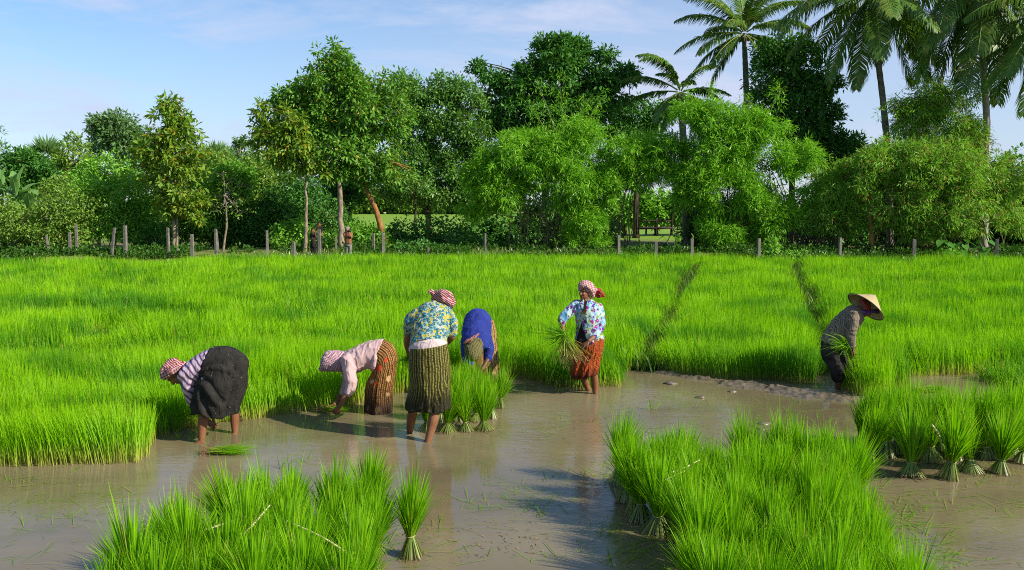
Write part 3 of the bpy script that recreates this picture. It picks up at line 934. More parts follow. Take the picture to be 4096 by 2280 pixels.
def limbs(G, start_path, rad, pts, n_main=14, n_twig=60, r0=0.05):
    """limbs from the trunk into the crown, then thinner twigs"""
    T = np.asarray(start_path)
    if len(pts) == 0: return
    zt = T[:, 2]
    ends = pts[rng.choice(len(pts), min(n_main, len(pts)), replace=False)]
    nodes = []
    for e in ends:
        tz = np.clip(e[2] - 0.45 * np.linalg.norm(e[:2] - T[-1][:2]) - 0.3, zt[0] + 0.45 * (zt[-1] - zt[0]), zt[-1])
        j = int(np.argmin(np.abs(zt - tz)))
        s = T[j]
        m = s * 0.5 + e * 0.5 + np.array([0, 0, 0.12 * np.linalg.norm(e - s)]) + rng.normal(0, 0.08, 3)
        P = resample([s, m, e], 8)
        rr = r0 * np.linspace(1, 0.25, 8) * rng.uniform(0.7, 1.2)
        V, Q = tube(P, rr, 5, False)
        G.add(V, Q); nodes.append(P[3:])
    nodes = np.concatenate(nodes)
    for e in pts[rng.choice(len(pts), min(n_twig, len(pts)), replace=False)]:
        j = int(np.argmin(np.linalg.norm(nodes - e, axis=1)))
        P = resample([nodes[j], nodes[j] * 0.5 + e * 0.5 + rng.normal(0, 0.06, 3), e], 5)
        V, Q = tube(P, r0 * np.linspace(0.4, 0.12, 5), 4, False)
        G.add(V, Q)

def tree(name, label, cat, Y, trunk, trad, blobs, leaf, bark, dens=14, per=12, ln=0.26, wd=0.10, n_main=14, n_twig=60,
         group=None, extra_trunks=(), **kw):
    """trunk: view pixels from the foot up; trad: radius at foot and top (m)"""
    P = [np.array(av(x, y, Y)) for x, y in trunk]
    gz = float(ground_z(P[0][0], Y))
    P[0][2] = gz - 0.1
    base = np.array([P[0][0], P[0][1], gz])
    e = empty(name, base, label, cat, group)
    path = resample(P, 16)
    path[1:-1] += rng.normal(0, trad[0] * 0.18, (14, 3)) * [1, 1, 0]
    B = Geo()
    rr = np.linspace(trad[0], trad[1], 16); rr[0] *= 1.35; rr[1] *= 1.1
    B.add(*tube(path, rr, 10))
    G, pts = foliage(blobs, Y, dens, per, ln, wd, **kw)
    limbs(B, path[5:], trad[1], pts, n_main, n_twig, max(trad[1], 0.03))
    B.build('trunk', bark, e, base, True)
    for xt in extra_trunks:
        P2 = [np.array(av(x, y, Y)) for x, y in xt]; P2[0][2] = gz - 0.1
        X2 = Geo(); X2.add(*tube(resample(P2, 12), np.linspace(trad[0] * 0.7, trad[1] * 0.7, 12), 8))
        X2.build('side_trunk', bark, e, base, True)
    G.build('crown', leaf, e, base)
    return e

def shrub(name, label, cat, Y, blobs, leaf, dens=16, per=12, ln=0.16, wd=0.085, group=None, nst=5, **kw):
    G, pts = foliage(blobs, Y, dens, per, ln, wd, **kw)
    c = blobs_world(blobs, Y)[0][0]
    gz = float(ground_z(c[0], c[1]))
    base = np.array([c[0], c[1], gz])
    e = empty(name, base, label, cat, group)
    B = Geo()
    for k in range(nst):
        t = pts[rng.integers(len(pts))]
        f = base + np.array([rng.normal(0, 0.25), rng.normal(0, 0.25), -0.1])
        B.add(*tube(resample([f, f * 0.4 + t * 0.6 + rng.normal(0, 0.15, 3), t], 7), np.linspace(0.035, 0.012, 7), 5))
    B.build('stem', M_bark, e, base, True)
    G.build('foliage', leaf, e, base)
    return e

# ---- far tree line beyond the second field and at the left
tree('far_tree', 'distant wispy tree rising palest above the thicket left of the tall central tree', 'tree', 105, [(603, 470), (603, 350)], (0.3, 0.12),
     [(603, 352, 14, 16), (600, 372, 20, 18), (612, 392, 30, 22), (590, 400, 40, 25)], ML_grey, M_bark, 4, 12, 0.55, 0.22, 8, 10, hole=0.5)
tree('far_tree', 'distant rounded feathery tree between the banana and the tall layered tree', 'tree', 95, [(552, 470), (552, 380)], (0.3, 0.12),
     [(552, 374, 18, 14), (545, 392, 30, 20), (560, 410, 40, 25)], ML_grey, M_bark, 4, 12, 0.5, 0.2, 8, 10, hole=0.45)
tree('far_tree', 'tall greyish green tree standing behind the hedge left of the layered tree', 'tree', 68, [(300, 560), (296, 330)], (0.28, 0.1),
     [(290, 322, 62, 36), (270, 360, 48, 40), (330, 358, 50, 42), (365, 375, 40, 36), (298, 296, 34, 14), (250, 310, 22, 16)], ML_grey, M_bark, 12, 12, 0.36, 0.14, 20, 60, hole=0.46)
tree('far_tree', 'feathery olive tree with thin top sprays right of the banana plant', 'tree', 62, [(180, 560), (182, 390)], (0.22, 0.08),
     [(180, 395, 46, 34), (190, 362, 30, 14), (160, 420, 40, 34), (205, 425, 40, 40), (182, 350, 22, 10), (190, 450, 45, 40)], ML_olive, M_bark, 11, 12, 0.30, 0.12, 16, 50, hole=0.46)
tree('dark_round_tree', 'dark round leafy tree behind the banana plant at the left edge', 'tree', 56, [(60, 560), (60, 420)], (0.24, 0.1),
     [(52, 412, 46, 34), (90, 420, 42, 32), (20, 425, 40, 36), (70, 452, 62, 40), (30, 470, 60, 45), (110, 460, 40, 40), (66, 388, 30, 12)], ML_dark, M_bark_dark, 13, 14, 0.26, 0.12, 16, 50, hole=0.36)
tree('far_tree', 'thin dark tree cut by the left picture edge, above the banana plant', 'tree', 80, [(-14, 520), (-14, 330)], (0.2, 0.08),
     [(-8, 335, 16, 16), (-14, 372, 22, 22)], ML_dark, M_bark_dark, 5, 10, 0.4, 0.1, 6, 8, hole=0.5)

tree('far_tree', 'rounded olive tree behind the hedge between the layered tree and the vine mound', 'tree', 64, [(510, 560), (510, 420)], (0.2, 0.08),
     [(505, 412, 40, 26), (530, 430, 50, 34), (480, 430, 40, 34), (560, 425, 40, 24), (515, 460, 60, 36)], ML_olive, M_bark, 11, 12, 0.30, 0.12, 16, 50, hole=0.40)
tree('far_tree', 'olive green tree filling the gap left of the yellowing tree', 'tree', 60, [(660, 560), (660, 420)], (0.2, 0.08),
     [(650, 410, 44, 28), (690, 430, 50, 40), (630, 440, 46, 34), (670, 470, 60, 40), (720, 470, 60, 50)], ML_small, M_bark_dark, 11, 12, 0.28, 0.12, 16, 50, hole=0.40)
tree('far_tree', 'leafy tree seen low between the tallest trunk and the leaning trunk', 'tree', 58, [(880, 580), (880, 460)], (0.2, 0.08),
     [(830, 450, 60, 40), (890, 445, 60, 36), (860, 490, 60, 34), (800, 480, 50, 40)], ML_dark, M_bark_dark, 11, 12, 0.28, 0.12, 16, 50, hole=0.40)

# ---- hedge of shrubs and vines on the left
HG = 'leafy shrubs of the left hedge'
shrub('hedge_shrub', 'low olive shrub at the left edge below the banana plant', 'shrub', 41.5, [(40, 560, 75, 48), (-10, 540, 50, 50), (20, 600, 60, 26), (100, 590, 60, 30)], ML_olive, 20, 12, 0.15, 0.075, HG, hole=0.3)
shrub('hedge_shrub', 'olive bushy shrub hiding two leaning fence posts', 'shrub', 41.5, [(150, 545, 70, 60), (120, 585, 60, 34), (190, 520, 55, 45), (170, 590, 60, 30)], ML_olive, 20, 12, 0.15, 0.075, HG, hole=0.3)
shrub('hedge_shrub', 'bright green shrub in the middle of the left hedge, over the thickest fence post', 'shrub', 42.5, [(260, 510, 78, 52), (225, 480, 50, 34), (300, 560, 60, 46), (235, 570, 55, 46)], ML_bright, 20, 12, 0.16, 0.085, HG, hole=0.32)
shrub('hedge_shrub', 'yellow green leafy shrub just left of the layered tree', 'shrub', 43, [(340, 490, 70, 46), (370, 530, 52, 46), (310, 465, 45, 26), (350, 575, 55, 36)], ML_bright, 20, 12, 0.18, 0.095, HG, hole=0.32)
shrub('hedge_shrub', 'dark leafy mound below the tall greyish tree', 'shrub', 47, [(250, 440, 62, 44), (290, 420, 52, 34), (235, 465, 60, 40), (330, 440, 50, 40), (380, 450, 60, 55)], ML_bright, 16, 12, 0.22, 0.11, HG, hole=0.38)
shrub('hedge_shrub', 'pale flowering scrub between the banana and the left hedge', 'shrub', 50, [(190, 468, 44, 24), (150, 482, 50, 26), (120, 500, 60, 30)], ML_olive, 14, 12, 0.2, 0.09, HG, hole=0.4)
shrub('hedge_shrub', 'dense shrub right behind the trunk of the layered tree', 'shrub', 45, [(450, 520, 70, 60), (420, 560, 60, 50), (480, 470, 55, 50), (500, 550, 60, 50)], ML_bright, 17, 12, 0.18, 0.09, HG, hole=0.34)
shrub('hedge_shrub', 'shaded low shrub at the foot of the layered tree', 'shrub', 42.2, [(405, 590, 36, 34), (385, 615, 40, 18)], ML_dark, 20, 12, 0.15, 0.08, HG, hole=0.34)
shrub('vine_mound', 'bright vine draped over a small tree right of the layered tree', 'vine', 46, [(588, 452, 48, 40), (608, 480, 34, 50), (560, 440, 36, 26), (545, 480, 34, 34), (622, 450, 18, 36)], ML_bright, 22, 12, 0.15, 0.10, None, hole=0.34)
shrub('thicket_shrub', 'olive thicket behind the vine draped tree', 'shrub', 52, [(540, 430, 60, 50), (640, 440, 50, 60), (660, 500, 60, 60), (520, 500, 50, 60)], ML_olive, 12, 12, 0.24, 0.12, 'shaded thicket behind the fence', hole=0.36)
TG = 'shaded thicket behind the fence'
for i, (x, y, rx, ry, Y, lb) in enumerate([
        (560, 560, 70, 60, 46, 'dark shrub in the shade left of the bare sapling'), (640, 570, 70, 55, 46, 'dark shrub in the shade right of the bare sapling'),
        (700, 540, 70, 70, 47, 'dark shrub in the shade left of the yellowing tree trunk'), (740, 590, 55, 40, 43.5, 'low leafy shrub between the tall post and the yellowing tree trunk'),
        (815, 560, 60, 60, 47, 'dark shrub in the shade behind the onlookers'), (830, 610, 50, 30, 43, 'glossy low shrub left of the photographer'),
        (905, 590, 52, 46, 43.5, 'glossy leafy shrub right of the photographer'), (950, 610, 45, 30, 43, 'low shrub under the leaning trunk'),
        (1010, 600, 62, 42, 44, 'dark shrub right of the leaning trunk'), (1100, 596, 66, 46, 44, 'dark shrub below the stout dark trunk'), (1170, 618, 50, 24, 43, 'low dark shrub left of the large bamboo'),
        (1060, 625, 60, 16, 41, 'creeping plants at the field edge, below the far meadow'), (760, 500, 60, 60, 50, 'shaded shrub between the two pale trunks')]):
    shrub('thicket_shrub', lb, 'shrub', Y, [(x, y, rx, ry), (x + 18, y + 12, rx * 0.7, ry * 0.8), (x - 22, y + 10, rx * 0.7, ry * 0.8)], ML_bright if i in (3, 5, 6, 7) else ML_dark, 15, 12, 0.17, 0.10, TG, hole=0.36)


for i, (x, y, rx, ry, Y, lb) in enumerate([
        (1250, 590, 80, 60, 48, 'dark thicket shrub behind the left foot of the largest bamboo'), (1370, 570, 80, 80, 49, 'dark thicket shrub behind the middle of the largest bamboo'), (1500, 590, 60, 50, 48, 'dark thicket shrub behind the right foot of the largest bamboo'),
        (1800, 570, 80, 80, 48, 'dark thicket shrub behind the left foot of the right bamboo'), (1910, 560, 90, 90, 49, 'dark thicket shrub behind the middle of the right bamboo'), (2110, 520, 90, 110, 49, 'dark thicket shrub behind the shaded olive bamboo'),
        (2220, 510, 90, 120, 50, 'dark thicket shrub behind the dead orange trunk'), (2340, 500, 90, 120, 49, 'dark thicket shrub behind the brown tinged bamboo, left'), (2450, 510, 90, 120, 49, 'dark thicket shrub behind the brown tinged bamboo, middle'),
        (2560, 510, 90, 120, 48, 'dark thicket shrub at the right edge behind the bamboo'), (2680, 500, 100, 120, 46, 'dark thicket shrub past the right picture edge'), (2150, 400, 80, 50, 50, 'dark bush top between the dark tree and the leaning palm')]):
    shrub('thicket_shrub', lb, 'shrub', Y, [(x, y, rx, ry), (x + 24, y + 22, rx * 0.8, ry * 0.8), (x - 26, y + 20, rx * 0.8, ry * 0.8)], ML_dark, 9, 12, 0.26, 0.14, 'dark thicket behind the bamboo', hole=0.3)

# ---- banana plants
def banana(x, y, Y, n, h, label, seed):
    r0 = np.random.default_rng(seed)
    b = np.array(av(x, y, Y)); b[2] = float(ground_z(b[0], Y))
    top = np.array(av(x, y - 0, Y)); top[2] = b[2] + h
    e = empty('banana_plant', b, label, 'banana plant', 'banana plants at the left edge')
    G = Geo(); G.add(*tube(resample([b, top], 8), np.linspace(0.16, 0.09, 8), 9), C=(0.5, 0.3, 0.2))
    G.build('stalk', ML_olive, e, b, True)
    for k in range(n):
        az = 2.4 * k + r0.uniform(-0.3, 0.3); el = np.clip(1.45 - 0.19 * k, -0.3, 1.45) + r0.uniform(-0.1, 0.1)
        ln = r0.uniform(1.25, 1.75); m = 15
        t = np.linspace(0, 1, m)
        d = np.array([math.cos(az), math.sin(az), 0])
        ang = el - 1.5 * t ** 1.6 * (0.35 + 0.6 * (1.3 - el))
        st = np.stack([np.cos(ang), np.sin(ang)], -1) * ln / m
        cum = np.cumsum(st, 0)
        P = top + d * cum[:, :1] + np.array([0, 0, 1.0]) * cum[:, 1:]
        side = np.cross(d, [0, 0, 1.0])
        wv = 0.30 * np.clip(np.sin(np.pi * np.clip((t - 0.13) / 0.87, 0, 1)) ** 0.6, 0.03, 1) * (ln / 2)
        rag = wv[:, None] * (1 + r0.uniform(-0.18, 0.1, (m, 2)))
        up = np.stack([-np.sin(ang)[:, None] * d[None], ], 0)[0] + np.cos(ang)[:, None] * np.array([0, 0, 1.0])
        Lf = P + side * rag[:, :1] + up * wv[:, None] * 0.28
        Rt = P - side * rag[:, 1:] + up * wv[:, None] * 0.28
        V = np.stack([Lf, P, Rt], 1).reshape(-1, 3)
        i = np.arange(m - 1) * 3
        Q = np.concatenate([np.stack([i, i + 1, i + 4, i + 3], -1), np.stack([i + 1, i + 2, i + 5, i + 4], -1)])
        Gl = Geo(); Gl.add(V, Q, (0.5, r0.uniform(0, 1), 0.3))
        Gl.add(*tube(P, np.linspace(0.03, 0.008, m), 5, False), C=(0.5, 0.9, 0.3))
        Gl.build('frond', ML_banana, e, b)
banana(45, 560, 43.2, 11, 2.5, 'tall banana plant with broad torn leaves rising from the left hedge', 4)
banana(6, 560, 43.8, 9, 2.6, 'banana plant half cut off by the left picture edge', 5)
banana(80, 570, 42.6, 7, 1.5, 'short banana plant with drooping leaves in front of a taller one', 6)

# ---- named trees of the middle
tree('layered_tree', 'slim layered tree with yellowing leaves and forked white trunk at the left fence', 'tree', 41.0, [(437, 636), (438, 560), (432, 420), (428, 258)], (0.10, 0.03),
     [(428, 262, 24, 20), (430, 295, 46, 18), (445, 320, 50, 16), (425, 345, 66, 16), (462, 350, 40, 14), (390, 375, 54, 20), (455, 385, 60, 18), (410, 410, 70, 20), (465, 425, 50, 20), (420, 450, 58, 20), (462, 480, 62, 18), (430, 500, 50, 18), (440, 525, 48, 20), (485, 500, 42, 14), (500, 546, 20, 10)],
     ML_yellow, M_bark, 18, 11, 0.30, 0.12, 30, 110, hole=0.40, droop=0.75, spread=0.16, extra_trunks=[[(444, 636), (446, 570), (442, 480)]])
tree('bare_sapling', 'thin leafless sapling with sparse twigs behind two leaning posts', 'tree', 41.3, [(560, 637), (570, 560), (565, 480), (562, 430)], (0.055, 0.02),
     [(565, 445, 30, 24), (592, 485, 46, 26), (540, 515, 46, 22), (604, 528, 36, 14)], ML_olive, M_bark, 4, 8, 0.16, 0.06, 12, 40, hole=0.4)
tree('tall_tree', 'tallest central tree with long drooping leaves and stout pale trunk', 'tree', 42.0, [(860, 634), (858, 560), (852, 440), (848, 330), (840, 130)], (0.17, 0.04),
     [(825, 130, 36, 26), (800, 160, 34, 40), (850, 175, 52, 40), (830, 215, 62, 42), (880, 215, 46, 36), (770, 225, 50, 30), (730, 250, 46, 26), (800, 270, 72, 42), (890, 270, 60, 46), (900, 320, 62, 44), (820, 330, 76, 44), (850, 380, 70, 40), (915, 375, 50, 40), (840, 425, 50, 22), (760, 300, 60, 40)],
     ML_teak, M_bark, 25, 11, 0.28, 0.105, 34, 160, hole=0.44, droop=0.8, spread=0.22)
tree('yellowing_tree', 'tree with lemon lower leaves and slim trunk left of the tallest tree', 'tree', 41.2, [(766, 637), (770, 560), (771, 460), (760, 330)], (0.10, 0.03),
     [(690, 285, 46, 24), (660, 270, 20, 12), (655, 325, 34, 14), (720, 310, 62, 34), (690, 345, 58, 26), (750, 355, 60, 36), (715, 390, 60, 26), (770, 400, 52, 26), (740, 425, 52, 22), (785, 435, 34, 14), (705, 410, 30, 16), (645, 350, 26, 10)],
     ML_yellow, M_bark, 18, 11, 0.32, 0.115, 26, 110, hole=0.44, droop=0.8, spread=0.2)
tree('leaning_tree', 'leaning tree with orange brown trunk right of the photographer', 'tree', 43.0, [(972, 600), (950, 540), (925, 480), (915, 430), (930, 300)], (0.16, 0.07),
     [(965, 220, 50, 34), (930, 300, 60, 60), (985, 290, 55, 60), (960, 370, 62, 50), (930, 430, 50, 34), (990, 430, 50, 40)],
     ML_teak, M_bark_orange, 16, 12, 0.24, 0.10, 26, 100, hole=0.38, droop=0.5)
tree('small_leaved_tree', 'broad fine leaved tree on a stout dark trunk beside the far meadow', 'tree', 52.0, [(1085, 600), (1076, 540), (1070, 480), (1075, 330)], (0.19, 0.09),
     [(1020, 210, 40, 30), (1070, 220, 52, 40), (1130, 225, 42, 36), (1180, 245, 44, 44), (1030, 270, 58, 48), (1100, 290, 62, 56), (1170, 310, 60, 56), (1205, 360, 44, 60), (1050, 340, 62, 52), (1120, 370, 62, 48), (1020, 410, 60, 52), (1090, 430, 62, 46), (1160, 420, 60, 50), (1060, 480, 70, 34), (1130, 490, 60, 34), (1190, 470, 50, 40), (985, 470, 50, 34)],
     ML_small, M_bark_dark, 21, 12, 0.23, 0.10, 40, 200, hole=0.42, droop=0.2, spread=0.3, holescale=1.2)
tree('thin_trunk_tree', 'slender dark trunk left of a stout one in front of the far meadow', 'tree', 50.0, [(1046, 590), (1045, 520), (1047, 460)], (0.07, 0.05),
     [(1046, 470, 40, 24), (1030, 450, 34, 24)], ML_small, M_bark_dark, 10, 12, 0.22, 0.09, 8, 20, hole=0.45)
tree('spreading_tree', 'wide umbrella shaped dark green tree towering over the bamboo', 'tree', 53.0, [(1370, 620), (1375, 450), (1390, 300), (1395, 200)], (0.26, 0.10),
     [(1410, 110, 46, 24), (1365, 105, 22, 14), (1450, 130, 34, 30), (1400, 160, 72, 34), (1340, 170, 40, 18), (1200, 165, 20, 10), (1235, 190, 34, 14), (1280, 210, 46, 20), (1330, 225, 52, 26), (1420, 215, 84, 36), (1500, 165, 22, 12), (1530, 135, 30, 14), (1560, 120, 16, 10), (1520, 205, 50, 26), (1570, 190, 34, 24), (1590, 180, 16, 14), (1250, 245, 40, 14), (1300, 270, 64, 30), (1390, 280, 80, 40), (1480, 265, 66, 34), (1240, 300, 40, 26), (1290, 320, 56, 26), (1360, 340, 70, 36), (1445, 330, 60, 40), (1540, 245, 40, 18)],
     ML_dark, M_bark_dark, 20, 13, 0.30, 0.13, 60, 200, hole=0.36, droop=0.7, spread=0.24)
tree('dark_tree', 'dark glossy tree with level branches below the left coconut palm', 'tree', 47.0, [(1990, 620), (1990, 420), (1985, 250)], (0.2, 0.08),
     [(1940, 130, 44, 34), (2000, 120, 44, 30), (1960, 170, 72, 40), (2040, 175, 50, 34), (1930, 215, 50, 40), (2010, 225, 80, 46), (2085, 210, 36, 18), (2000, 285, 86, 48), (2080, 280, 42, 22), (2020, 340, 70, 44), (2080, 345, 42, 22), (1930, 290, 60, 40), (2100, 300, 22, 10), (2060, 390, 60, 40), (2000, 400, 60, 40), (2130, 360, 50, 20), (2120, 395, 50, 26)],
     ML_dark, M_bark_dark, 17, 13, 0.26, 0.11, 40, 160, hole=0.40, droop=0.3)
tree('far_tree', 'dark tree seen between the bamboo and the leaning coconut palm', 'tree', 58.0, [(1600, 600), (1600, 330)], (0.2, 0.08),
     [(1580, 290, 50, 40), (1630, 300, 50, 44), (1650, 270, 40, 24), (1600, 340, 70, 40), (1550, 330, 50, 34)], ML_dark, M_bark_dark, 11, 12, 0.3, 0.12, 16, 50, hole=0.42)
# far wood behind the meadow
for i, (x, y, rx, ry) in enumerate([(950, 505, 60, 34), (1030, 510, 60, 34), (1110, 508, 60, 36), (1190, 505, 60, 40), (880, 505, 60, 40), (1570, 520, 60, 40), (1650, 520, 60, 42), (1500, 520, 60, 40), (1730, 515, 60, 40)]):
    tree('meadow_tree', ['leafy tree beyond the far meadow left of the slender dark trunk', 'leafy tree beyond the far meadow between the dark trunks', 'leafy tree beyond the far meadow right of the stout dark trunk', 'leafy tree beyond the meadow behind the bamboo tips',
                         'leafy tree beyond the meadow behind the leaning trunk', 'leafy bush behind the wooden platform, left', 'leafy bush straight behind the wooden platform', 'leafy bush behind the bamboo culms left of the platform', 'leafy bush right of the platform behind the palm foot'][i], 'tree',
         105 if i < 5 else 60, [(x, y + 40), (x, y)], (0.15, 0.08), [(x, y, rx, ry), (x + 20, y + 12, rx * 0.7, ry * 0.8), (x - 24, y + 14, rx * 0.7, ry * 0.7)], ML_bright if i >= 5 else ML_olive, M_bark_dark, 5 if i < 5 else 9, 12, 0.5 if i < 5 else 0.3, 0.24 if i < 5 else 0.16, 6, 10, group='trees beyond the meadow', hole=0.3)

# ---- bamboo
def bamboo(label, Y, foot, blobs, leaf, dens=26, ln=0.27, wd=0.042, nc=26, per=13, group=None, droop=0.85, hole=0.44, tops=(), spread=0.2, shell=0.26):
    G, pts = foliage(blobs, Y, dens * 1.45, per, ln, wd, out=0.9, droop=droop, spread=spread, shell=shell, hole=hole, jit_n=0.8, holescale=0.8)
    ns = int(len(pts) * 0.018) + 20                      # arching plumes that break the outline
    top = pts[np.argsort(-(pts[:, 2] + rng.normal(0, 0.9, len(pts))))[:int(len(pts) * 0.6)]]
    for p_ in top[rng.choice(len(top), min(ns, len(top)), replace=False)]:
        az = rng.uniform(0, 6.28); L_ = rng.uniform(0.7, 1.7)
        s_ = np.linspace(0, 1, 9)[:, None]
        q = p_ + np.array([math.cos(az), math.sin(az), 0]) * L_ * s_ + np.array([0, 0, 1.0]) * L_ * (0.75 * s_ - 1.0 * s_ ** 2)
        G.add(*whorls(q + rng.normal(0, 0.04, q.shape), np.zeros_like(q), 6, ln * 0.95, wd * 0.95, 0, 0.7, 0.08, jit_n=0.8))
        G.add(*tube(q, np.linspace(0.012, 0.004, 9), 4, False), C=(0.5, 0.4, 0.3))
    f0 = np.array(av(foot[0], foot[1], Y)); gz = float(ground_z(f0[0], Y)); base = np.array([f0[0], Y, gz])
    e = empty('bamboo_clump', base, label, 'bamboo', group)
    wfoot = foot[2] * Y / 2231
    C = Geo()
    for k in range(nc):
        f = base + np.array([rng.normal(0, wfoot), abs(rng.normal(0, wfoot * 0.7)) + 0.4, -0.05])
        t = pts[rng.integers(len(pts))]
        mid = np.array([f[0] * 0.6 + t[0] * 0.4, f[1] * 0.6 + t[1] * 0.4, f[2] + (t[2] - f[2]) * 0.72 + 0.3])
        P = resample([f, mid, t], 10)
        C.add(*tube(P, np.linspace(0.026, 0.008, 10), 5, False))
    for (x0, y0, x1, y1) in tops:
        a, b = np.array(av(x0, y0, Y)), np.array(av(x1, y1, Y))
        P = resample([a, a * 0.5 + b * 0.5 + [0.05, 0, 0.1], b], 8)
        C.add(*tube(P, np.linspace(0.03, 0.008, 8), 5, False))
        q = P[3:]
        q = q[rng.integers(0, len(q), 30)] + rng.normal(0, 0.22, (30, 3))
        G.add(*whorls(q, np.zeros_like(q), 7, ln * 0.9, wd * 0.9, 0, 0.5, 0.15))
    C.build('culms', M_culm, e, base, True)
    G.build('leaves', leaf, e, base)
    return e
bamboo('largest drooping bamboo clump in the centre, arching over the fence', 42.0, (1400, 636, 62),
       [(1300, 395, 96, 60), (1220, 440, 54, 60), (1400, 390, 90, 52), (1195, 500, 40, 50), (1260, 470, 70, 54), (1430, 460, 80, 66), (1490, 500, 52, 66), (1470, 570, 50, 56), (1500, 610, 40, 24), (1350, 430, 70, 46), (1420, 600, 40, 34), (1230, 520, 40, 30, 0, 0.6), (1450, 340, 70, 40), (1530, 450, 30, 40), (1340, 360, 60, 30)],
       ML_bamboo, 30, nc=50, tops=[(1410, 380, 1350, 205), (1420, 380, 1405, 190), (1400, 390, 1330, 260), (1440, 360, 1520, 240), (1430, 370, 1470, 250)])
bamboo('yellow green bamboo spray arching over the wooden platform', 42.5, (1560, 636, 30),
       [(1580, 375, 70, 36), (1650, 370, 70, 34), (1700, 385, 60, 32), (1620, 420, 66, 34), (1690, 420, 56, 30), (1545, 420, 50, 46), (1610, 450, 50, 24)], ML_bamboo, 28, nc=14)
bamboo('tall dense bamboo clump right of the wooden platform', 41.5, (1880, 640, 80),
       [(1740, 290, 60, 34), (1800, 300, 60, 40), (1860, 330, 70, 44), (1920, 310, 60, 40), (1990, 380, 66, 44), (1810, 380, 80, 50), (1900, 410, 90, 56), (1750, 440, 60, 50), (1820, 470, 80, 60), (1940, 480, 90, 66), (2030, 440, 44, 60), (1880, 540, 76, 66), (1810, 570, 52, 60), (1960, 560, 70, 48), (1850, 612, 40, 20), (1730, 490, 36, 34)],
       ML_bamboo, 30, nc=46, tops=[(1760, 330, 1730, 230), (1850, 330, 1880, 240), (1930, 300, 1960, 215), (1790, 300, 1790, 220)])
bamboo('olive bamboo thicket in deep shade left of the dead orange trunk', 41.0, (2110, 640, 40),
       [(2110, 470, 60, 50), (2090, 540, 50, 50), (2140, 560, 50, 40), (2160, 430, 50, 36), (2130, 605, 30, 24)], ML_bamboo_b, 22, nc=20)
bamboo('brown tinged bamboo thicket at the right edge below the palms', 40.0, (2370, 645, 110),
       [(2230, 400, 70, 44), (2300, 400, 80, 46), (2380, 410, 80, 50), (2460, 420, 70, 50), (2240, 460, 80, 50), (2330, 470, 90, 54), (2430, 480, 90, 54), (2530, 440, 70, 60), (2270, 530, 70, 50), (2360, 540, 80, 50), (2460, 540, 80, 50), (2550, 520, 60, 60), (2310, 580, 40, 24)],
       ML_bamboo_b, 26, nc=60)
bamboo('wispy tall bamboo tops in front of the whitish palm trunk', 42.3, (2330, 640, 60),
       [(2340, 240, 50, 50), (2300, 300, 50, 50), (2380, 290, 60, 60), (2420, 330, 50, 50), (2330, 350, 80, 40), (2410, 230, 50, 40), (2440, 360, 40, 40), (2490, 345, 36, 36), (2260, 350, 40, 36), (2270, 250, 26, 40)],
       ML_bamboo_b, 21, nc=34, hole=0.42, spread=0.3, shell=0.45)

# ---- palms
def frond_geo(ln, el, seed, droop=1.0, nl=74):
    """one feather frond along +x from the crown"""
    r0 = np.random.default_rng(seed)
    m = 18
    t = np.linspace(0, 1, m)
    ang = el - (1.25 * droop) * t ** 1.5
    P = np.cumsum(np.stack([np.cos(ang), np.sin(ang) * 0 + r0.normal(0, 0.01), np.sin(ang)], -1) * ln / m, 0)
    P[:, 1] += 0.12 * ln * r0.uniform(-1, 1) * t ** 2
    G = Geo()
    G.add(*tube(P, np.linspace(0.045, 0.008, m), 5, False), C=(0.5, 0.95, 0.2))
    u = np.linspace(0.14, 0.995, nl)
    c = np.stack([np.interp(u, t, P[:, k]) for k in range(3)], -1)
    T = nrm(np.stack([np.interp(u, t, np.gradient(P[:, k])) for k in range(3)], -1))
    for sgn in (-1, 1):
        side = nrm(np.cross(T, [0, 0, 1.0])) * sgn
        L = ln * 0.235 * np.sin(np.pi * np.clip(u * 0.86 + 0.12, 0, 1)) ** 0.6 * r0.uniform(0.85, 1.1, nl)
        a1 = nrm(side * 0.85 + T * 0.65 + np.array([0, 0, -0.10]) + r0.normal(0, 0.07, (nl, 3)))
        a2 = nrm(a1 * 0.7 + np.array([0, 0, -0.95]) + T * 0.25 + r0.normal(0, 0.08, (nl, 3)))
        w_ = np.full(nl, 0.034)[:, None]
        wd = nrm(np.cross(a1, nrm(np.cross(a1, T))))
        p0, p1, p2 = c, c + a1 * L[:, None] * 0.5, c + a1 * L[:, None] * 0.5 + a2 * L[:, None] * 0.55
        V = np.stack([p0 - wd * w_ * 0.6, p0 + wd * w_ * 0.6, p1 - wd * w_, p1 + wd * w_, p2 - wd * w_ * 0.1, p2 + wd * w_ * 0.1], 1).reshape(-1, 3)
        i = np.arange(nl) * 6
        Q = np.concatenate([np.stack([i, i + 1, i + 3, i + 2], -1), np.stack([i + 2, i + 3, i + 5, i + 4], -1)])
        g = np.repeat(r0.uniform(0, 1, nl) * 0.6 + 0.4 * r0.uniform(), 6)
        G.add(V, Q, np.stack([np.tile([0., 0., .5, .5, 1., 1.], nl), g, np.repeat(r0.uniform(0, 1, nl), 6)], -1))
    return G

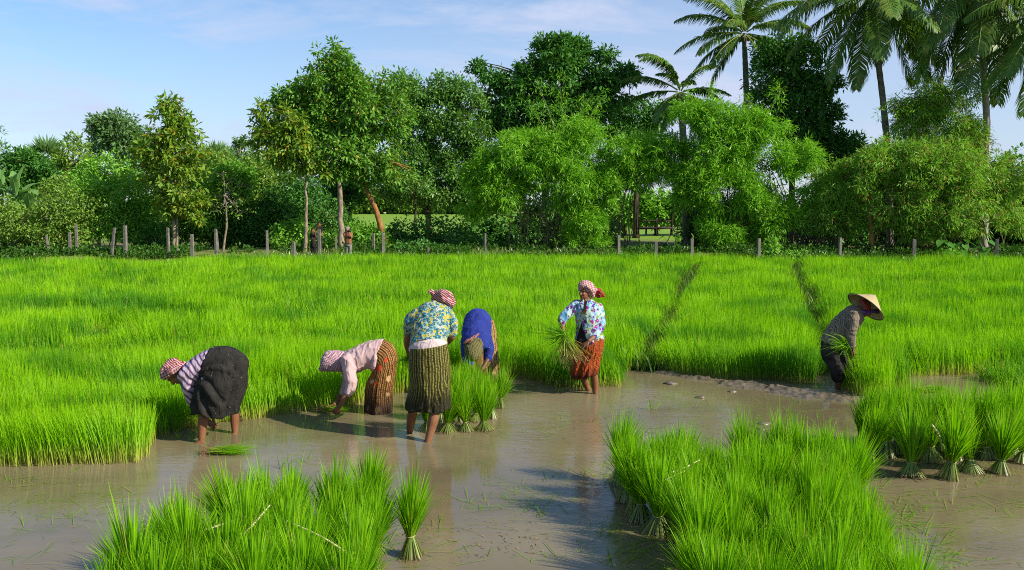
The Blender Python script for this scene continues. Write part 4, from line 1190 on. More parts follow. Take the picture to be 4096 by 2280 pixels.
M_palm_pale = mat_plain('pale_palm_trunk', (0.22, 0.20, 0.16), (0.44, 0.41, 0.35), 5, 0.9, 0.5, 0.15, (0.6, 0.6, 5))
def palm(label, Y, trunk, rad, crown, ln, fronds, seed, nuts=0):
    """fronds: list of (screen azimuth deg [0 = right, 180 = left, 90 = away], elevation deg, length factor, droop)"""
    P = [np.array(av(x, y, Y)) for x, y in trunk]
    gz = float(ground_z(P[0][0], Y)); P[0][2] = gz - 0.1
    base = np.array([P[0][0], Y, gz])
    e = empty('coconut_palm', base, label, 'palm tree', 'coconut palms')
    ct = np.array(av(crown[0], crown[1], Y))
    path = resample(P + [ct], 40)
    rr = np.linspace(rad, rad * 0.62, 40) * (1 + 0.05 * np.sin(np.arange(40) * 2.4)); rr[0] *= 1.5; rr[1] *= 1.2
    B = Geo(); B.add(*tube(path, rr, 10)); B.build('trunk', M_palm_pale if seed == 4 else M_palm_trunk, e, base, True)
    for k, (az, el, lf, dr) in enumerate(fronds + [(a_ + random.uniform(18, 34), e_ + random.uniform(-16, 10), l_ * random.uniform(0.9, 1.05), d_ * random.uniform(0.8, 1.2)) for a_, e_, l_, d_ in fronds[::6]]):
        G = frond_geo(ln * lf, R(el), seed * 50 + k, dr)
        f = G.build('frond', ML_palm, e)
        f.location = ct - base
        f.rotation_euler = (0, 0, R(az))
    for k in range(nuts):
        a = k * 2.1
        u, v = np.meshgrid(np.linspace(0, 2 * np.pi, 9)[:-1], np.linspace(0.1, np.pi - 0.1, 6))
        S = np.stack([np.cos(u) * np.sin(v) * 0.11, np.sin(u) * np.sin(v) * 0.11, np.cos(v) * 0.14], -1).reshape(-1, 3)
        i = (np.arange(5)[:, None] * 8 + np.arange(8)[None]).ravel(); j = (np.arange(5)[:, None] * 8 + (np.arange(8)[None] + 1) % 8).ravel()
        o = mesh_np('coconut', S, np.stack([i, i + 8, j + 8, j], -1), M_nut, e, smooth=True)
        o.location = ct - base + np.array([math.cos(a) * 0.25, math.sin(a) * 0.25, -0.3])
    return e
def auto_fronds(n, seed, lo=-40, hi=75):
    r0 = np.random.default_rng(seed)
    return [((k * 137.5 + r0.uniform(-15, 15)) % 360, hi - (hi - lo) * (k / (n - 1)) ** 0.9 + r0.uniform(-6, 6), r0.uniform(0.85, 1.08), r0.uniform(0.75, 1.15)) for k in range(n)]
palm('short coconut palm with few arching fronds above the bamboo', 48.0, [(1728, 610), (1726, 520), (1722, 400), (1716, 300)], 0.24, (1712, 232), 3.0,
     [(175, 75, 1.15, 1.25), (170, 35, 1.15, 0.8), (165, 8, 1.0, 0.6), (215, -20, 0.9, 0.7), (150, -40, 1.0, 0.4), (15, 62, 1.0, 1.0), (350, 15, 0.9, 0.7), (30, -10, 0.9, 0.6), (60, 40, 0.9, 0.8), (120, 60, 0.8, 1.0), (235, -45, 0.9, 0.3), (300, -30, 0.8, 0.5)], 1, 4)
palm('coconut palm at the upper right, whole crown in view, left of two darker palms', 50.0, [(1885, 620), (1882, 450), (1878, 250), (1874, 140)], 0.2, (1872, 84), 4.1,
     [(180, 5, 1.0, 0.7), (172, 38, 1.0, 0.9), (185, -22, 0.95, 0.6), (200, -45, 0.9, 0.4), (150, 65, 1.0, 0.8), (0, 30, 1.0, 0.9), (10, -5, 1.0, 0.7), (350, -30, 0.95, 0.5), (20, 65, 1.0, 0.8), (90, 80, 1.0, 0.7), (240, 20, 0.9, 0.8), (300, 15, 0.9, 0.8), (60, 45, 0.9, 0.8), (120, 30, 0.9, 0.8), (225, -20, 0.9, 0.6), (320, -45, 0.9, 0.4), (270, 55, 0.9, 0.8), (190, 55, 1.0, 0.9), (355, 52, 1.0, 0.9)], 2, 5)
palm('dark trunked coconut palm with crown cut by the upper picture edge', 44.5, [(2240, 630), (2235, 420), (2222, 260), (2204, 110)], 0.19, (2196, -22), 5.6,
     [(180, 0, 1.0, 0.75), (190, -22, 1.0, 0.55), (172, 20, 1.05, 0.8), (205, -48, 0.95, 0.35), (160, -60, 0.9, 0.25), (330, -62, 0.9, 0.2), (0, 0, 1.0, 0.7), (10, -22, 1.0, 0.6), (350, -45, 0.95, 0.4), (220, -70, 0.9, 0.15), (255, -35, 0.9, 0.5), (285, -15, 0.9, 0.6), (235, 5, 0.95, 0.7), (310, 10, 0.95, 0.7), (90, 20, 0.9, 0.8), (60, -20, 0.9, 0.6), (120, -20, 0.9, 0.6), (195, -5, 1.1, 0.7), (15, 20, 1.0, 0.8)], 3, 4)
palm('pale trunked coconut palm near the upper right corner', 43.5, [(2474, 640), (2479, 430), (2482, 300), (2470, 120)], 0.20, (2464, -60), 6.2,
     [(185, -15, 1.0, 0.6), (178, 5, 1.0, 0.7), (200, -40, 1.0, 0.45), (195, -60, 0.95, 0.3), (230, -55, 1.0, 0.3), (250, -35, 0.9, 0.5), (340, -60, 0.95, 0.25), (355, -38, 1.0, 0.4), (5, -15, 1.0, 0.6), (310, -50, 0.9, 0.4), (280, -62, 0.9, 0.2), (150, -50, 0.9, 0.4), (170, -68, 0.9, 0.2), (30, -40, 0.9, 0.4), (215, -25, 1.0, 0.55), (290, -25, 0.9, 0.5)], 4, 4)
palm('coconut palm outside the right edge with hanging fronds in view', 41.0, [(2680, 660), (2680, 400), (2682, 200)], 0.19, (2680, 20), 5.4,
     [(185, -30, 1.0, 0.5), (178, -10, 1.0, 0.6), (200, -58, 1.0, 0.25), (165, -45, 0.95, 0.35), (230, -40, 0.9, 0.4), (190, 15, 1.0, 0.8), (175, 40, 1.0, 0.9), (0, 0, 1.0, 0.7), (330, -20, 0.9, 0.6), (60, 0, 1.0, 0.7), (120, -10, 0.9, 0.7), (270, 0, 0.9, 0.7)], 5, 0)
# far palmyra crowns on the left
def palmyra(x, y, Y, label):
    b = np.array(av(x, 560, Y)); b[2] = float(ground_z(b[0], Y)); t = np.array(av(x, y, Y))
    e = empty('fan_palm', b, label, 'palm tree', 'far fan palms')
    B = Geo(); B.add(*tube(resample([b, t], 8), np.linspace(0.3, 0.2, 8), 7)); B.build('trunk', M_palm_trunk, e, b, True)
    G = Geo(); n = 420
    U = nrm(rng.normal(0, 1, (n, 3)) + [0, 0, 0.3])
    G.add(*leaf_quads(t + U * 0.5, U + rng.normal(0, 0.15, (n, 3)) + [0, 0, -0.15], rng.normal(0, 1, (n, 3)), rng.uniform(0.9, 1.6, n), 0.2))
    G.build('crown', ML_grey, e, b)
palmyra(116, 392, 78, 'far fan palm between the dark round tree and the feathery tree')
palmyra(545, 402, 84, 'far fan palm above the hedge right of the layered tree')
palmyra(525, 408, 88, 'paler far fan palm nearest the layered tree on its right')

# dead trunk
p = [np.array(av(x, y, 40.3)) for x, y in ((2196, 648), (2190, 560), (2188, 470), (2184, 368))]
p[0][2] = float(ground_z(p[0][0], 40.3)) - 0.1
e = empty('dead_trunk', p[0], 'broken dead orange trunk standing in the shaded thicket on the right', 'dead tree')
G = Geo(); G.add(*tube(resample(p, 20), np.linspace(0.13, 0.05, 20) * (1 + 0.15 * rng.normal(0, 1, 20)), 8))
G.build('trunk', M_bark_orange, e, p[0], True)

# ---- fence posts
def post(x, ytop, ybot, Y, label, wd=0.15, lean=0.0, shade=None):
    t = np.array(av(x, ytop, Y)); b = np.array(av(x, ybot, Y))
    gz = float(ground_z(b[0], Y)) - 0.3
    h = t[2] - gz
    n = 9
    z = np.linspace(0, h, n)
    sec = np.array([(-1, -1), (1, -1), (1, 1), (-1, 1)], float) * wd / 2
    wd *= 0.76
    sec = np.array([(-.86, -1), (.86, -1), (1, -.86), (1, .86), (.86, 1), (-.86, 1), (-1, .86), (-1, -.86)]) * wd / 2
    V = []
    for k in range(n):
        q = sec * (1 - 0.12 * k / n) * (1 + 0.05 * rng.normal(0, 1, (8, 2)))
        V += [(q[i][0] + lean * z[k], q[i][1], z[k] + (rng.normal(0, 0.012) if k == n - 1 else 0)) for i in range(8)]
    V += [(lean * h, 0, h + 0.01)]
    F = [[k * 8 + i, k * 8 + (i + 1) % 8, (k + 1) * 8 + (i + 1) % 8, (k + 1) * 8 + i] for k in range(n - 1) for i in range(8)]
    F += [[(n - 1) * 8 + i, (n - 1) * 8 + (i + 1) % 8, n * 8] for i in range(8)]
    o = mesh_np('fence_post', np.array(V), F, M_concrete)
    o.location = (b[0], b[1], gz)
    o.rotation_euler = (0, 0, R(random.uniform(-20, 20)))
    tag(o, label, 'fence post', 'weathered fence posts')
for a in [(125, 592, 612, 40.0, 'stub of a post half hidden in the olive hedge shrub', 0.13, -0.1), (176, 585, 612, 40.0, 'short post in the olive hedge shrub, second from the left'),
          (193, 566, 606, 40.4, 'grey post at the dark gap left of the hedge'), (278, 573, 622, 39.4, 'post leaning right beside a sturdy one below the left hedge', 0.15, 0.15), (315, 568, 630, 39.2, 'sturdy post just right of a leaning one below the left hedge', 0.19, 0.02),
          (424, 573, 634, 39.2, 'post close against the left side of the forked white trunk', 0.14), (484, 590, 637, 39.0, 'short thick post right of the forked white trunk', 0.18),
          (544, 576, 637, 39.2, 'post left of the bare sapling', 0.15), (551, 582, 637, 39.4, 'thin leaning post touching the bare sapling', 0.10, -0.05),
          (673, 580, 638, 39.0, 'lone post left of the yellowing tree, before dark thicket', 0.17), (739, 608, 639, 39.0, 'short stub post beside the yellowing tree trunk', 0.19),
          (804, 578, 636, 39.3, 'post in front of the two hidden onlookers', 0.19), (846, 600, 636, 40.6, 'shaded post touching the left side of the tallest trunk', 0.12),
          (940, 588, 628, 40.4, 'ivy topped post between the photographer and the leaning trunk', 0.15), (964, 586, 636, 39.3, 'bluish grey post in front of the leaning trunk', 0.18),
          (1078, 622, 640, 39.6, 'low post top showing in the creeping plants under the meadow', 0.12), (1220, 588, 634, 39.5, 'pale post at the left end of the bamboo', 0.13),
          (1556, 592, 637, 39.0, 'post just left of the wooden platform', 0.17), (1650, 609, 640, 38.6, 'short pale post below the wooden platform', 0.19), (1740, 601, 645, 38.4, 'mottled post right of the platform', 0.18),
          (1908, 600, 650, 37.6, 'bright tall post in front of the right bamboo', 0.18), (2112, 598, 642, 37.8, 'pale post in deep shade between the bamboo thickets', 0.17),
          (2298, 602, 656, 37.2, 'bluish post in the dark right part of the field edge', 0.19), (2506, 602, 656, 37.2, 'last post at the right, beside big taro leaves', 0.18)]:
    post(*a)

# ---- wooden platform
def beam(G, a, b, r, k=6):
    G.add(*tube(resample([np.array(a), np.array(b)], 4), r, k))
Yp = 46.0
b0 = np.array(av(1648, 588, Yp)); b0[2] = float(ground_z(b0[0], Yp))
e = empty('wooden_platform', b0, 'rough open timber platform with rails under the arching bamboo', 'platform')
for (x, y0, y1, dy) in ((1602, 590, 505, 0), (1690, 592, 520, 0), (1693, 520, 495, 0), (1650, 590, 548, 0), (1625, 590, 552, 1.2), (1688, 590, 540, 1.4), (1604, 590, 545, 1.4)):
    G = Geo(); beam(G, av(x, y0, Yp + dy), av(x + 2, y1, Yp + dy), 0.05); G.build('post', M_wood, e, b0, True)
for (x0, y0, x1, y1, dy) in ((1600, 555, 1692, 556, 0), (1600, 556, 1690, 553, 1.4)):
    G = Geo(); beam(G, av(x0, y0, Yp + dy), av(x1, y1, Yp + dy), 0.035); G.build('rail', M_wood, e, b0, True)
G = Geo()
for k in range(9):
    dy = k * 0.17
    beam(G, av(1600, 574, Yp + dy), av(1694, 573, Yp + dy), 0.07, 4)
G.build('deck', M_wood, e, b0)

# ---- shaded slat fence seen through the bamboo
p0, p1 = np.array(av(1975, 575, 46)), np.array(av(2075, 575, 46))
e = empty('slat_fence', (p0[0], 46, float(ground_z(p0[0], 46))), 'pale slat fence glimpsed in the shade behind the right bamboo', 'fence')
off = np.array(e.location)
G = Geo()
for k in range(26):
    x = p0[0] + (p1[0] - p0[0]) * k / 25
    G.add(*tube([(x, 46, off[2] - 0.05), (x + rng.normal(0, 0.01), 46, off[2] + 1.3 + rng.normal(0, 0.08))], 0.03, 4))
G.build('slats', M_concrete, e, off)
G = Geo(); G.add(*tube([(p0[0], 46.06, off[2] + 0.9), (p1[0], 46.06, off[2] + 0.9)], 0.03, 4)); G.build('rail', M_wood, e, off)

# ---- taro and weeds at the field edge on the right
def taro(x, y, Y, n, label, s=0.36):
    b = np.array(av(x, y, Y)); b[2] = float(ground_z(b[0], Y))
    e = empty('taro_plant', b, label, 'taro plant', 'taro plants at the field edge')
    G, St = Geo(), Geo()
    for k in range(n):
        a = rng.uniform(0, 6.28); r_ = rng.uniform(0.1, 0.55); h = rng.uniform(0.35, 0.95)
        tip = b + np.array([math.cos(a) * r_, math.sin(a) * r_, h])
        St.add(*tube(resample([b, b * 0.5 + tip * 0.5 + [0, 0, 0.12], tip], 6), np.linspace(0.018, 0.008, 6), 4, False), C=(0.5, 0.3, 0.2))
        d = nrm(np.array([math.cos(a), math.sin(a), -0.6]))
        sd = nrm(np.cross(d, [0, 0, 1.0])); ss = s * rng.uniform(0.7, 1.1)
        out = [(-0.35, 0.0), (-0.55, 0.28), (-0.25, 0.46), (0.2, 0.42), (0.6, 0.2), (1.0, 0.0), (0.6, -0.2), (0.2, -0.42), (-0.25, -0.46), (-0.55, -0.28)]
        V = np.array([tip] + [tip + d * u * ss + sd * v * ss + np.array([0, 0, 0.1 * ss * abs(v) * 2]) for u, v in out])
        Q = np.array([[0, i + 1, i + 2, (i + 2) % 10 + 1] for i in range(0, 10, 2)])
        G.add(V, Q, (0.5, rng.uniform(0, 1), 0.3))
    St.build('stem', ML_dark, e, b); G.build('leaves', ML_dark, e, b)
taro(2420, 650, 38.4, 12, 'large taro plant with heart shaped leaves left of the last post')
taro(2370, 655, 38.0, 8, 'smaller taro plant at the dark field edge')
taro(2480, 655, 38.2, 10, 'taro plant close beside the last post')
taro(1935, 640, 38.4, 7, 'taro plant beside the bright tall post', 0.3)
taro(1690, 640, 39.6, 6, 'taro plant between the short pale post and the mottled post', 0.3)
shrub('field_edge_shrub', 'small light green weed at the right field edge in front of taro', 'weed', 36.8, [(2402, 640, 20, 14), (2390, 650, 16, 10)], ML_bright, 40, 10, 0.14, 0.07, 'weeds at the field edge', 3)
shrub('field_edge_shrub', 'leafy weed climbing the field edge by the bright tall post', 'weed', 38.2, [(1940, 622, 14, 20), (1932, 640, 18, 10)], ML_bright, 40, 10, 0.14, 0.07, 'weeds at the field edge', 3)
shrub('field_edge_shrub', 'low weedy growth right of the bright tall post', 'weed', 36.6, [(2030, 645, 60, 10), (2100, 648, 40, 9), (1980, 646, 40, 9)], ML_bright, 40, 10, 0.13, 0.07, 'weeds at the field edge', 3)

# dense weeds on the mud at the right picture edge
def build_weeds():
    G = Geo()
    n = 5200
    px = rng.uniform(2420, 2640, n); py = rng.uniform(900, 1000, n)
    P = np.array([gv(a, b)[:] for a, b in zip(px, py)])
    k = vnoise(P, 1.6, 71) + (px - 2440) / 400 - np.abs(py - 945) / 160 > 0.45
    P = P[k]; n = len(P)
    P[:, 2] = -0.02
    h = rng.uniform(0.1, 0.36, n)
    V, Q, C = blades(P, h, rng.normal(0, 0.13, (n, 2)), rng.uniform(0.006, 0.016, n), 3, 0.5, None, np.clip(rng.normal(0.7, 0.3, n), 0, 1))
    G.add(V, Q, C)
    tag(G.build('bank_weeds', M_rice), 'tangled dark green weeds on the mud at the right picture edge', 'weeds', kind='stuff')
build_weeds()

# leafy undergrowth round the feet of posts and trunks
def build_undergrowth():
    G = Geo()
    n = 9000
    X = rng.uniform(-27, 26, n)
    ye = np.interp(X, [-30, -20, -13, -8, 0, 12, 20, 34], [35.6, 36.4, 37.6, 38.2, 37.5, 36.3, 35.6, 35.6])
    Y = ye + rng.uniform(0, 1, n) * 5.5
    P = np.stack([X, Y, X * 0], -1)
    k = vnoise(P, 0.8, 81)
    left = np.clip((-X - 6) / 6, 0, 1)
    keep = (k > 0.36 + 0.1 * left) & ~((left > 0.5) & (Y < ye + 1.6))
    P, k = P[keep], k[keep]
    P[:, 2] = ground_z(P[:, 0], P[:, 1]) + rng.uniform(0, 1, len(P)) * (k - 0.2) * 0.6
    G.add(*whorls(P, np.zeros_like(P), 9, 0.15, 0.085, 0, -0.3, 0.14))
    tag(G.build('undergrowth', leaf_mat('undergrowth_leaf', (0.065, 0.165, 0.020), (0.040, 0.110, 0.015), (0.130, 0.200, 0.030), 0.25, 0.01)), 'leafy low undergrowth around the posts and tree feet', 'undergrowth', kind='stuff')
build_undergrowth()
# ------------------------------------------------------------------ people
class Px:
    """a window of the photograph with its own scale: p(x, y, dY) is a point near the person's distance Y"""
    def __init__(s, ox, oy, k, Y): s.ox, s.oy, s.k, s.Y = ox, oy, k, Y
    def p(s, x, y, dY=0.0): return np.array(at(s.ox + x * s.k, s.oy + y * s.k, s.Y + dY))

def ring_frames(W, spec, n, k):
    """spec rows: xL, yL, xR, yR, dY, half depth [, dY left, dY right] -> smooth rings (c, u, v)"""
    PL, PR, D = [], [], []
    for r in spec:
        a, b = (r[6], r[7]) if len(r) > 6 else (0.0, 0.0)
        PL.append(W.p(r[0], r[1], r[4] + a)); PR.append(W.p(r[2], r[3], r[4] + b)); D.append(r[5])
    PL, PR, D = np.array(PL), np.array(PR), np.array(D)
    X = resample(np.concatenate([PL, PR, D[:, None]], 1), n)
    c = (X[:, :3] + X[:, 3:6]) / 2; u = (X[:, 3:6] - X[:, :3]) / 2; d = X[:, 6]
    T = nrm(np.gradient(c, axis=0))
    v = nrm(np.cross(u, T))
    ref = v[n // 2]
    v = np.where((v @ ref)[:, None] < 0, -v, v)
    for _ in range(2):
        v[1:-1] = nrm(v[:-2] + 2 * v[1:-1] + v[2:])
    return c, u, v * d[:, None]

def ring_mesh(c, u, v, k=40, cap=True, power=1.0):
    n = len(c)
    a = np.linspace(0, 2 * np.pi, k, endpoint=False)
    ca, sa = np.cos(a), np.sin(a)
    V = (c[:, None] + u[:, None] * ca[None, :, None] + v[:, None] * sa[None, :, None]).reshape(-1, 3)
    i = np.arange(n - 1)[:, None] * k; j = np.arange(k)[None]; j2 = (j + 1) % k
    Q = np.stack([i + j, i + j2, i + k + j2, i + k + j], -1).reshape(-1, 4)
    if cap:
        m = len(V); V = np.vstack([V, c[0], c[-1]]); l = (n - 1) * k; jj = np.arange(0, k, 2)
        Q = np.vstack([Q, np.stack([np.full_like(jj, m), (jj + 2) % k, (jj + 1) % k, jj], -1),
                       np.stack([np.full_like(jj, m + 1), l + jj, l + (jj + 1) % k, l + (jj + 2) % k], -1)])
    return V, Q

def body_loft(W, spec, n=24, k=32, grow=1.0):
    c, u, v = ring_frames(W, spec, n, k)
    return ring_mesh(c, u * grow, v * grow, k)

def ell(c, ax, ay, az):
    """closed ellipsoid from centre and three half axis vectors"""
    k, m = 16, 10
    u, t = np.meshgrid(np.linspace(0, 2 * np.pi, k, endpoint=False), np.linspace(0, np.pi, m + 1)[1:-1])
    V = (np.asarray(c) + (np.cos(u) * np.sin(t))[..., None] * ax + (np.sin(u) * np.sin(t))[..., None] * ay + np.cos(t)[..., None] * az).reshape(-1, 3)
    r = m - 1
    i = np.arange(r - 1)[:, None] * k; j = np.arange(k)[None]; j2 = (j + 1) % k
    Q = np.stack([i + j, i + j2, i + k + j2, i + k + j], -1).reshape(-1, 4)
    n = len(V); V = np.vstack([V, np.asarray(c) + az, np.asarray(c) - az]); l = (r - 1) * k; jj = np.arange(0, k, 2)
    Q = np.vstack([Q, np.stack([np.full_like(jj, n), (jj + 2) % k, (jj + 1) % k, jj], -1), np.stack([np.full_like(jj, n + 1), l + jj, l + (jj + 1) % k, l + (jj + 2) % k], -1)])
    return V, Q

def ball(c, r):
    return ell(c, np.array([r, 0, 0]), np.array([0, r, 0]), np.array([0, 0, r]))

def limb(pts, rad, k=14):
    """tapered limb through joints with rounded ends -> list of parts"""
    X = resample(np.concatenate([np.asarray(pts, float), np.asarray(rad, float)[:, None]], 1), 6 * len(pts))
    return [tube(X[:, :3], X[:, 3], k), ball(X[0, :3], X[0, 3]), ball(X[-1, :3], X[-1, 3])]

def bake(parts, voxel=0.006, smooth=2, disp=None):
    """join overlapping closed pieces into one continuous surface -> V, Q (world)"""
    Vs, Qs, n = [], [], 0
    for V, Q in parts:
        Vs.append(V); Qs.append(np.asarray(Q) + n); n += len(V)
    o = mesh_np('bake_tmp', np.concatenate(Vs), np.concatenate(Qs), [])
    r = o.modifiers.new('r', 'REMESH'); r.mode = 'VOXEL'; r.voxel_size = voxel
    if smooth:
        s = o.modifiers.new('s', 'SMOOTH'); s.factor = 0.5; s.iterations = smooth
    dg = bpy.context.evaluated_depsgraph_get()
    me = o.evaluated_get(dg).to_mesh()
    V = np.empty(len(me.vertices) * 3, np.float32); me.vertices.foreach_get('co', V); V = V.reshape(-1, 3).astype(float)
    N = np.empty(len(V) * 3, np.float32); me.vertices.foreach_get('normal', N); N = N.reshape(-1, 3).astype(float)
    Q = np.empty(len(me.loops), np.int32); me.loops.foreach_get('vertex_index', Q); Q = Q.reshape(-1, 4).copy()
    o.evaluated_get(dg).to_mesh_clear()
    m = o.data
    bpy.data.objects.remove(o); bpy.data.meshes.remove(m)
    if disp is not None: V = V + N * disp(V)[:, None]
    return V, Q

def folds(amp, scale=(14, 14, 5), seed=0, rot=None):
    def f(V):
        P = V if rot is None else V @ np.asarray(rot)
        a = vnoise(P * np.asarray(scale), 1.0, seed); b = vnoise(P * np.asarray(scale) * 2.1, 1.0, seed + 1)
        r = 1 - np.abs(2 * a - 1)
        return amp * (r ** 2 * 1.2 + 0.5 * b - 0.7)
    return f

def v3(*a): return np.array(a, float)

def head_parts(c, fwd, up, s=1.0):
    up = nrm(v3(*up)); fwd = v3(*fwd); fwd = nrm(fwd - up * (fwd @ up)); sd = np.cross(fwd, up)
    q = lambda f, r, u: np.asarray(c) + (fwd * f + sd * r + up * u) * s
    E = lambda f, r, u, rf, rs, ru: ell(q(f, r, u), fwd * rf * s, sd * rs * s, up * ru * s)
    P = [E(-0.012, 0, 0.025, 0.093, 0.074, 0.088), E(0.030, 0, -0.035, 0.058, 0.058, 0.075), E(0.058, 0, -0.086, 0.026, 0.026, 0.022),
         E(0.070, 0.027, -0.022, 0.020, 0.022, 0.022), E(0.070, -0.027, -0.022, 0.020, 0.022, 0.022),
         E(0.076, 0.028, 0.026, 0.013, 0.026, 0.010), E(0.076, -0.028, 0.026, 0.013, 0.026, 0.010),
         E(0.082, 0, -0.058, 0.012, 0.024, 0.007), E(0.080, 0, -0.068, 0.012, 0.020, 0.007),
         E(-0.005, 0.074, -0.010, 0.020, 0.008, 0.032), E(-0.005, -0.074, -0.010, 0.020, 0.008, 0.032)]
    P += limb([q(0.082, 0, 0.018), q(0.104, 0, -0.022)], [0.009 * s, 0.014 * s])
    P += [E(0.094, 0.011, -0.028, 0.010, 0.009, 0.008), E(0.094, -0.011, -0.028, 0.010, 0.009, 0.008)]
    P += limb([q(-0.025, 0, -0.06), q(-0.035, 0, -0.15)], [0.054 * s, 0.056 * s])
    return P, q

def hand_parts(w, d, n, thumb, curl=0.6, s=0.95):
    """wrist w, direction d, palm normal n, thumb side +1/-1"""
    d = nrm(v3(*d)); n = v3(*n); n = nrm(n - d * (n @ d)); sd = np.cross(n, d) * thumb
    P = []
    C, U, Vv = [], [], []
    for t, wd, th in ((-0.01, 0.024, 0.019), (0.025, 0.034, 0.018), (0.06, 0.041, 0.015), (0.088, 0.040, 0.012)):
        C.append(w + d * t * s); U.append(sd * wd * s); Vv.append(n * th * s)
    P.append(ring_mesh(np.array(C), np.array(U), np.array(Vv), 16))
    rot = lambda th: d * math.cos(th) + n * math.sin(th)
    for i, (off, ln) in enumerate(((0.031, 0.068), (0.0105, 0.078), (-0.0105, 0.072), (-0.031, 0.056))):
        b = w + (d * 0.084 + sd * off) * s
        pts = [b]; th = curl * (0.45 + 0.07 * i)
        for f in (0.44, 0.31, 0.25):
            dd = nrm(rot(th) + sd * off * 1.6)
            pts.append(pts[-1] + dd * ln * f * s); th += curl * 0.75
        P += limb(pts, [0.0098 * s, 0.0092 * s, 0.0085 * s, 0.0072 * s], 10)
    t0 = w + (d * 0.022 + sd * 0.024) * s
    P += limb([t0, t0 + (d * 0.030 + sd * 0.022 + n * 0.014) * s, t0 + (d * 0.058 + sd * 0.028 + n * 0.030) * s, t0 + (d * 0.078 + sd * 0.022 + n * 0.044) * s], [0.015 * s, 0.0115 * s, 0.0105 * s, 0.008 * s], 10)
    return P

def foot_parts(a, toe, s=0.95):
    """ankle joint a, horizontal toe direction"""
    toe = nrm(v3(toe[0], toe[1], 0)); sd = np.cross(toe, v3(0, 0, 1))
    P = [ell(a + toe * -0.025 * s + v3(0, 0, -0.045) * s, toe * 0.035 * s, sd * 0.030 * s, v3(0, 0, 0.035) * s)]
    P += limb([a, a + (toe * 0.07 + v3(0, 0, -0.045)) * s, a + (toe * 0.135 + v3(0, 0, -0.066)) * s], [0.036 * s, 0.032 * s, 0.022 * s])
    P.append(ell(a + (toe * 0.12 + v3(0, 0, -0.066)) * s, toe * 0.05 * s, sd * 0.045 * s, v3(0, 0, 0.017) * s))
    for i, (o, l) in enumerate(((0.032, 0.05), (0.014, 0.046), (-0.003, 0.040), (-0.018, 0.034), (-0.032, 0.026))):
        b = a + (toe * 0.15 + sd * o + v3(0, 0, -0.068)) * s
        P += limb([b, b + toe * l * s + v3(0, 0, -0.004)], [0.012 * s if i == 0 else 0.009 * s] * 2, 8)
    return P

def skirt_mesh(name, W, spec, mat, parent, base, n=44, k=120, fold=0.012, nf=9, seed=0, hem_fold=2.0, ridges=()):
    """wrapped sarong: a cloth tube with uv (u round, v down), pleats that deepen towards the hem, real thickness"""
    c, u, v = ring_frames(W, spec, n, k)
    a = np.linspace(0, 2 * np.pi, k + 1)
    t = np.linspace(0, 1, n)
    A, T = np.meshgrid(a, t)
    PP = np.stack([np.cos(A) * nf / 6.28 * 2, np.sin(A) * nf / 6.28 * 2, T * 2.2], -1).reshape(-1, 3)
    f = (1 - np.abs(2 * vnoise(PP, 1.0, seed) - 1)) ** 1.6 - 0.4 + 0.5 * (vnoise(PP * 2.3, 1.0, seed + 3) - 0.5)
    f = f.reshape(n, k + 1) * fold * (0.35 + hem_fold * T ** 1.3 * 0.8)
    for a0, a1, t0, t1, amp, wdt in ridges:             # long creases: a sharp ridge with a hollow beside it
        x_ = np.clip((T - t0) / (t1 - t0), 0, 1)
        ac = a0 + (a1 - a0) * x_
        dd = (A - ac + np.pi) % (2 * np.pi) - np.pi
        fade = np.clip((T - t0 + 0.08) / 0.16, 0, 1) * np.clip((t1 + 0.08 - T) / 0.16, 0, 1)
        f = f + amp * fade * (np.exp(-(dd / wdt) ** 2) - 0.8 * np.exp(-((dd - 1.7 * wdt) / wdt) ** 2))
    R_ = 0.5 * (np.linalg.norm(u, axis=1) + np.linalg.norm(v, axis=1))[:, None]
    sc_ = 1 + f / R_
    V = c[:, None] + u[:, None] * (np.cos(A) * sc_)[..., None] + v[:, None] * (np.sin(A) * sc_)[..., None]
    wob = (vnoise(np.stack([np.cos(a) * 2, np.sin(a) * 2, a * 0 + seed], -1), 1.0, seed + 7) - 0.5) * 0.07
    V[-6:, :, 2] += (wob[None, :] * np.linspace(0, 1, 6)[:, None])
    V = V.reshape(-1, 3)
    i = np.arange(n - 1)[:, None] * (k + 1); j = np.arange(k)[None]
    Q = np.stack([i + j, i + j + 1, i + k + 2 + j, i + k + 1 + j], -1).reshape(-1, 4)
    uv = np.stack([A / (2 * np.pi), T], -1).reshape(-1, 2)
    o = mesh_np(name, V - base, Q, mat, parent, smooth=True, uv=uv)
    m = o.modifiers.new('thickness', 'SOLIDIFY'); m.thickness = 0.006; m.offset = -1
    return o

def part_mesh(name, VQ, mats, parent, base, idx=None):
    V, Q = VQ
    return mesh_np(name, V - base, Q, mats, parent, smooth=True, matidx=idx)

def poly_px(W, V, Q, poly, front_only=True):
    """faces whose centre falls inside an outline drawn on the person's front"""
    C = V[Q].mean(1)
    d = C - np.array([0, 0, CAM_H])
    f = d[:, 1] * _cp - d[:, 2] * _sp
    up = d[:, 1] * _sp + d[:, 2] * _cp
    x = (CX + F_SRC * d[:, 0] / f - W.ox) / W.k; y = (CY - F_SRC * up / f - W.oy) / W.k
    m = in_poly(x, y, poly)
    if front_only:
        nn = np.cross(V[Q[:, 1]] - V[Q[:, 0]], V[Q[:, 2]] - V[Q[:, 0]])
        m &= (nn * d).sum(1) < 0
    return m

def near(V, Q, c, r):
    return np.linalg.norm(V[Q].mean(1) - c, axis=1) < r

